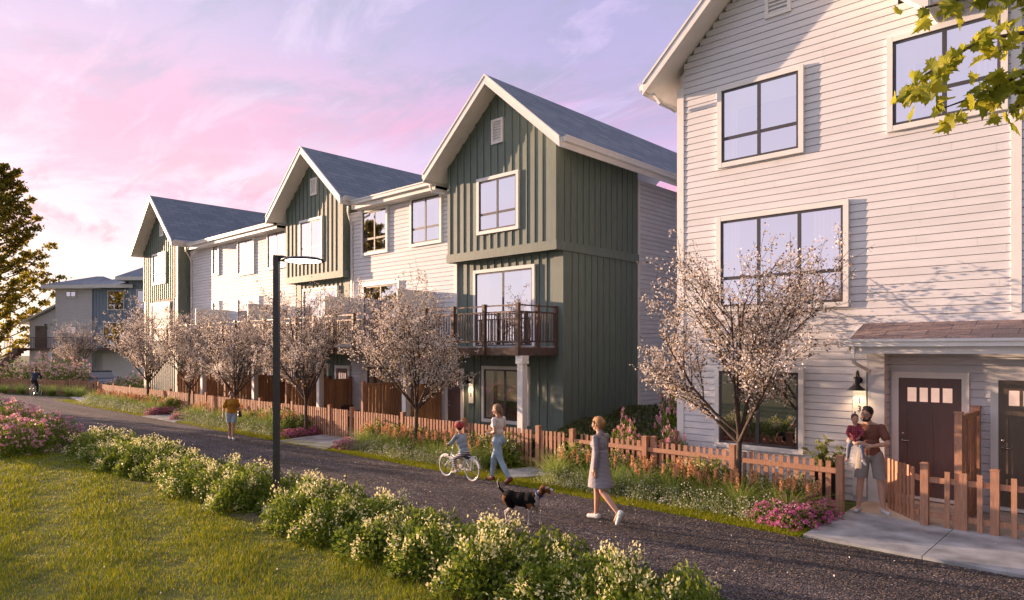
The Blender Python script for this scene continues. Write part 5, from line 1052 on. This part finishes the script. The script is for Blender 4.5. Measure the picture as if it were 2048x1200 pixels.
bg=thing('shoulder_bag','small black shoulder bag hanging at the hip of the woman in mustard','bag',(-21.1,9.66,.016),R(-16)); s=Sol()
for x in (-.04,.04): s.cap((x,.235,.72),(x,.235,.84),.045,.04)
s.cap((-.09,.24,.73),(.09,.24,.73),.05,.05); s.skin('pouch',M['black'],bg,.01,2); b=MB(); b.tube([(.02,.22,.86),(.10,.10,1.05),(.075,-.06,1.22),(-.02,-.12,1.27),(-.10,0,1.15),(-.06,.2,.9)],.011,5); b.build('strap',cloth('grey_strap',(.3,.3,.31)),bg)
# ---- distant cyclist ----
cz=R(147)
B2,bb,hd,st=bicycle('white bicycle of the distant cyclist at the end of the path',(-49.2,10.55,.018),cz,.33,1.02,(.75,.75,.72),sad=.88,bar=1.0)
k=.95; K=lambda *v:tuple(c/k for c in v)
J=gait(hipL=K(-.27,.09,.93),hipR=K(-.27,-.09,.93),knL=K(.07,.1,.68),anL=K(-.04,.11,.36),knR=K(-.02,-.1,.58),anR=K(-.14,-.11,.22),chest=K(-.14,0,1.24),neck=K(-.08,0,1.42),head=K(-.02,0,1.55),
  shL=K(-.08,.18,1.38),shR=K(-.08,-.18,1.38),elL=K(.02,.25,1.18),elR=K(.02,-.25,1.18),wrL=K(.10,.23,1.05),wrR=K(.10,-.23,1.05),curl=1.2)
P6,j,Rm,H,hk=person('distant cyclist in a navy jacket seen from behind at the end of the path',(-49.2,10.55,.018),cz,k,J,hair=dark)
hairdo(P6,H,Rm,hk,brown,'short'); shoes(P6,j,J,k,M['shoe'])
garment(P6,'jacket',cloth('navy_jacket',(.035,.05,.10)),lambda s:(torso(s,j,k,.03,False,.3),sleeve(s,j,k,'L',1.9,.022),sleeve(s,j,k,'R',1.9,.022)),.012)
garment(P6,'trousers',cloth('black_trousers',(.025,.022,.03)),lambda s:legs(s,j,k,1.9,.014),.012)
# ---------------- dog ----------------
def dog():
    t=thing('dog','brown, black and white hound with blue collar on the path','dog',(-7.42,8.12,.018),R(14)); t.scale=(1.13,1.13,1.08)
    s=Sol(); s.ell((.15,0,.355),(.15,.095,.13)); s.ell((.0,0,.365),(.18,.09,.11)); s.ell((-.18,0,.375),(.125,.09,.108)); s.cap((.16,0,.39),(-.2,0,.40),.075,.065)
    s.cap((.22,0,.42),(.335,0,.53),.07,.055); s.ell((.365,0,.565),(.068,.055,.056)); s.cap((.40,0,.56),(.49,0,.545),.036,.022); s.cap((.40,0,.53),(.465,0,.498),.026,.014)
    for a in (-1,1):
        f=.03*a; s.cap((.21,a*.055,.34),(.195+f,a*.06,.20),.042,.027); s.cap((.195+f,a*.06,.20),(.215+f*2,a*.06,.045),.025,.020); s.cap((.215+f*2,a*.06,.028),(.25+f*2,a*.06,.022),.024,.018)
        g=-.04*a; s.cap((-.21,a*.055,.36),(-.15+g*.5,a*.06,.235),.064,.038); s.cap((-.15+g*.5,a*.06,.235),(-.255+g,a*.06,.135),.034,.020); s.cap((-.255+g,a*.06,.135),(-.235+g,a*.06,.04),.019,.018); s.cap((-.235+g,a*.06,.026),(-.195+g,a*.06,.022),.022,.018)
    s.cap((-.28,0,.43),(-.36,0,.50),.024,.017); s.cap((-.36,0,.50),(-.385,0,.585),.017,.014); s.cap((-.385,0,.585),(-.375,0,.625),.014,.008)
    fur=lambda n,c:mat(n,c,.85,.25,25,spec=.15,bump=.6,bscale=90,stretch=(1,2,2))
    def pick(c):
        x,y,z=c.x+.008*math.sin(c.z*70+c.y*40),c.y,c.z+.012*math.sin(c.x*38+c.y*25)
        if x>.30: 
            if x>.405 and z>.50: return 2 if (z>.575 or x>.465) else 1
            return 1
        if x>.25 and z<.53 and z>.12: return 2
        if z<.235: return 2
        if x<-.37 or (x>.2 and z<.30): return 2
        if x<-.20 and z<.42: return 1
        if x>.12 and z<.33: return 1
        if z<.275: return 0
        return 0
    s.skin('body',[fur('black_fur',(.008,.006,.006)),fur('brown_fur',(.22,.095,.035)),fur('white_fur',(.62,.55,.50))],t,.0055,2,pick)
    for a in (-1,1):
        e=Sol(); M3=rotm(R(8*a),R(12),R(-10*a)); e.ell((.345,a*.062,.53),(.032,.011,.062),M3); e.skin('ear',fur('dark_brown_fur',(.12,.05,.02)),t,.004,1)
        e=Sol(); e.ell((.413,a*.034,.578),(.007,.006,.007),None,8); e.build('eye',M['iris'],t,True)
    e=Sol(); e.ell((.512,0,.553),(.012,.014,.010),None,10); e.build('nose',M['black'],t,True)
    e=Sol(); e.cap((.43,0,.515),(.492,0,.492),.016,.012); e.skin('tongue',mat('tongue',(.55,.16,.17),.4,.05,9),t,.004,1)
    b=MB(); u=Vector((.7,0,.72)).normalized(); b.torus((.285,0,.483),u,.066,.011,24,6); b.build('collar',cloth('blue_collar',(.02,.05,.22)),t,True)
dog()
# ---------------- parked car behind the far fence ----------------
M['carglass']=mat('car_glass',(.012,.014,.018),.08,.05,9)
def car():
    t=thing('parked_car','dark blue car parked in front of the far garage door, half hidden by the fence','car',(-52.4,15.0,0),R(-16)); pm=mat('car_paint',(.03,.05,.09),.25,.03,9,metal=0,coat=.4)
    prof=[(2.15,.32,.78,.55),(2.2,.45,.82,.62),(2.05,.62,.86,.78),(1.2,.68,.90,.86),(.7,.72,.91,.95),(.0,.75,.92,.98),(-1.4,.76,.91,.98),(-2.0,.72,.86,.92),(-2.15,.5,.8,.6)]
    b=MB(); rings=[]
    for x,zb,w,zt in prof: rings.append([(x,-w,.28),(x,-w-.02,.55*zt+.1),(x,-w+.06,zt),(x,w-.06,zt),(x,w+.02,.55*zt+.1),(x,w,.28)])
    for r0,r1 in zip(rings,rings[1:]):
        for i in range(6): j_=(i+1)%6; b.poly((r0[i],r0[j_],r1[j_],r1[i]))
    b.poly(rings[0]); b.poly(rings[-1][::-1]); b.build('body',pm,t,True)
    g=[[(.95,-.78,.93),(.95,.78,.93)],[(.15,-.60,1.33),(.15,.60,1.33)],[(-1.1,-.58,1.35),(-1.1,.58,1.35)],[(-1.85,-.72,.95),(-1.85,.72,.95)]]
    b=MB(); b.poly((g[0][0],g[0][1],g[1][1],g[1][0])); b.build('windscreen',M['carglass'],t); b=MB(); b.poly((g[2][0],g[2][1],g[3][1],g[3][0])); b.build('rear_window',M['carglass'],t)
    for a in (0,1):
        b=MB(); b.poly([g[i][a] for i in range(4)]); b.build('side_window',M['carglass'],t)
    b=MB(); b.prism([g[1][0],g[1][1],g[2][1],g[2][0]],(0,0,.045)); 
    for a in (0,1): b.tube([g[0][a],g[1][a]],.035,6); b.tube([g[2][a],g[3][a]],.04,6)
    b.build('roof',pm,t)
    for a in (-1,1):
        e=Sol(); e.ell((.72,a*1.02,.98),(.07,.11,.075)); e.skin('mirror',pm,t,.012,1); e=Sol(); e.ell((2.1,a*.62,.64),(.08,.16,.07)); e.build('headlight',M['steel'],t,True)
        for x in (1.3,-1.35):
            w=MB(); w.torus((x,a*.8,.32),(0,1,0),.24,.085,24,8); wh=w.build('wheel',M['black'],t,True); w=MB(); w.tube([(x,a*.74,.32),(x,a*.86,.32)],.19,18); w.build('rim',M['steel'],wh)
    b=MB(); b.box(2.19,2.215,-.35,.35,.4,.52); b.build('grille',M['black'],t)
car()
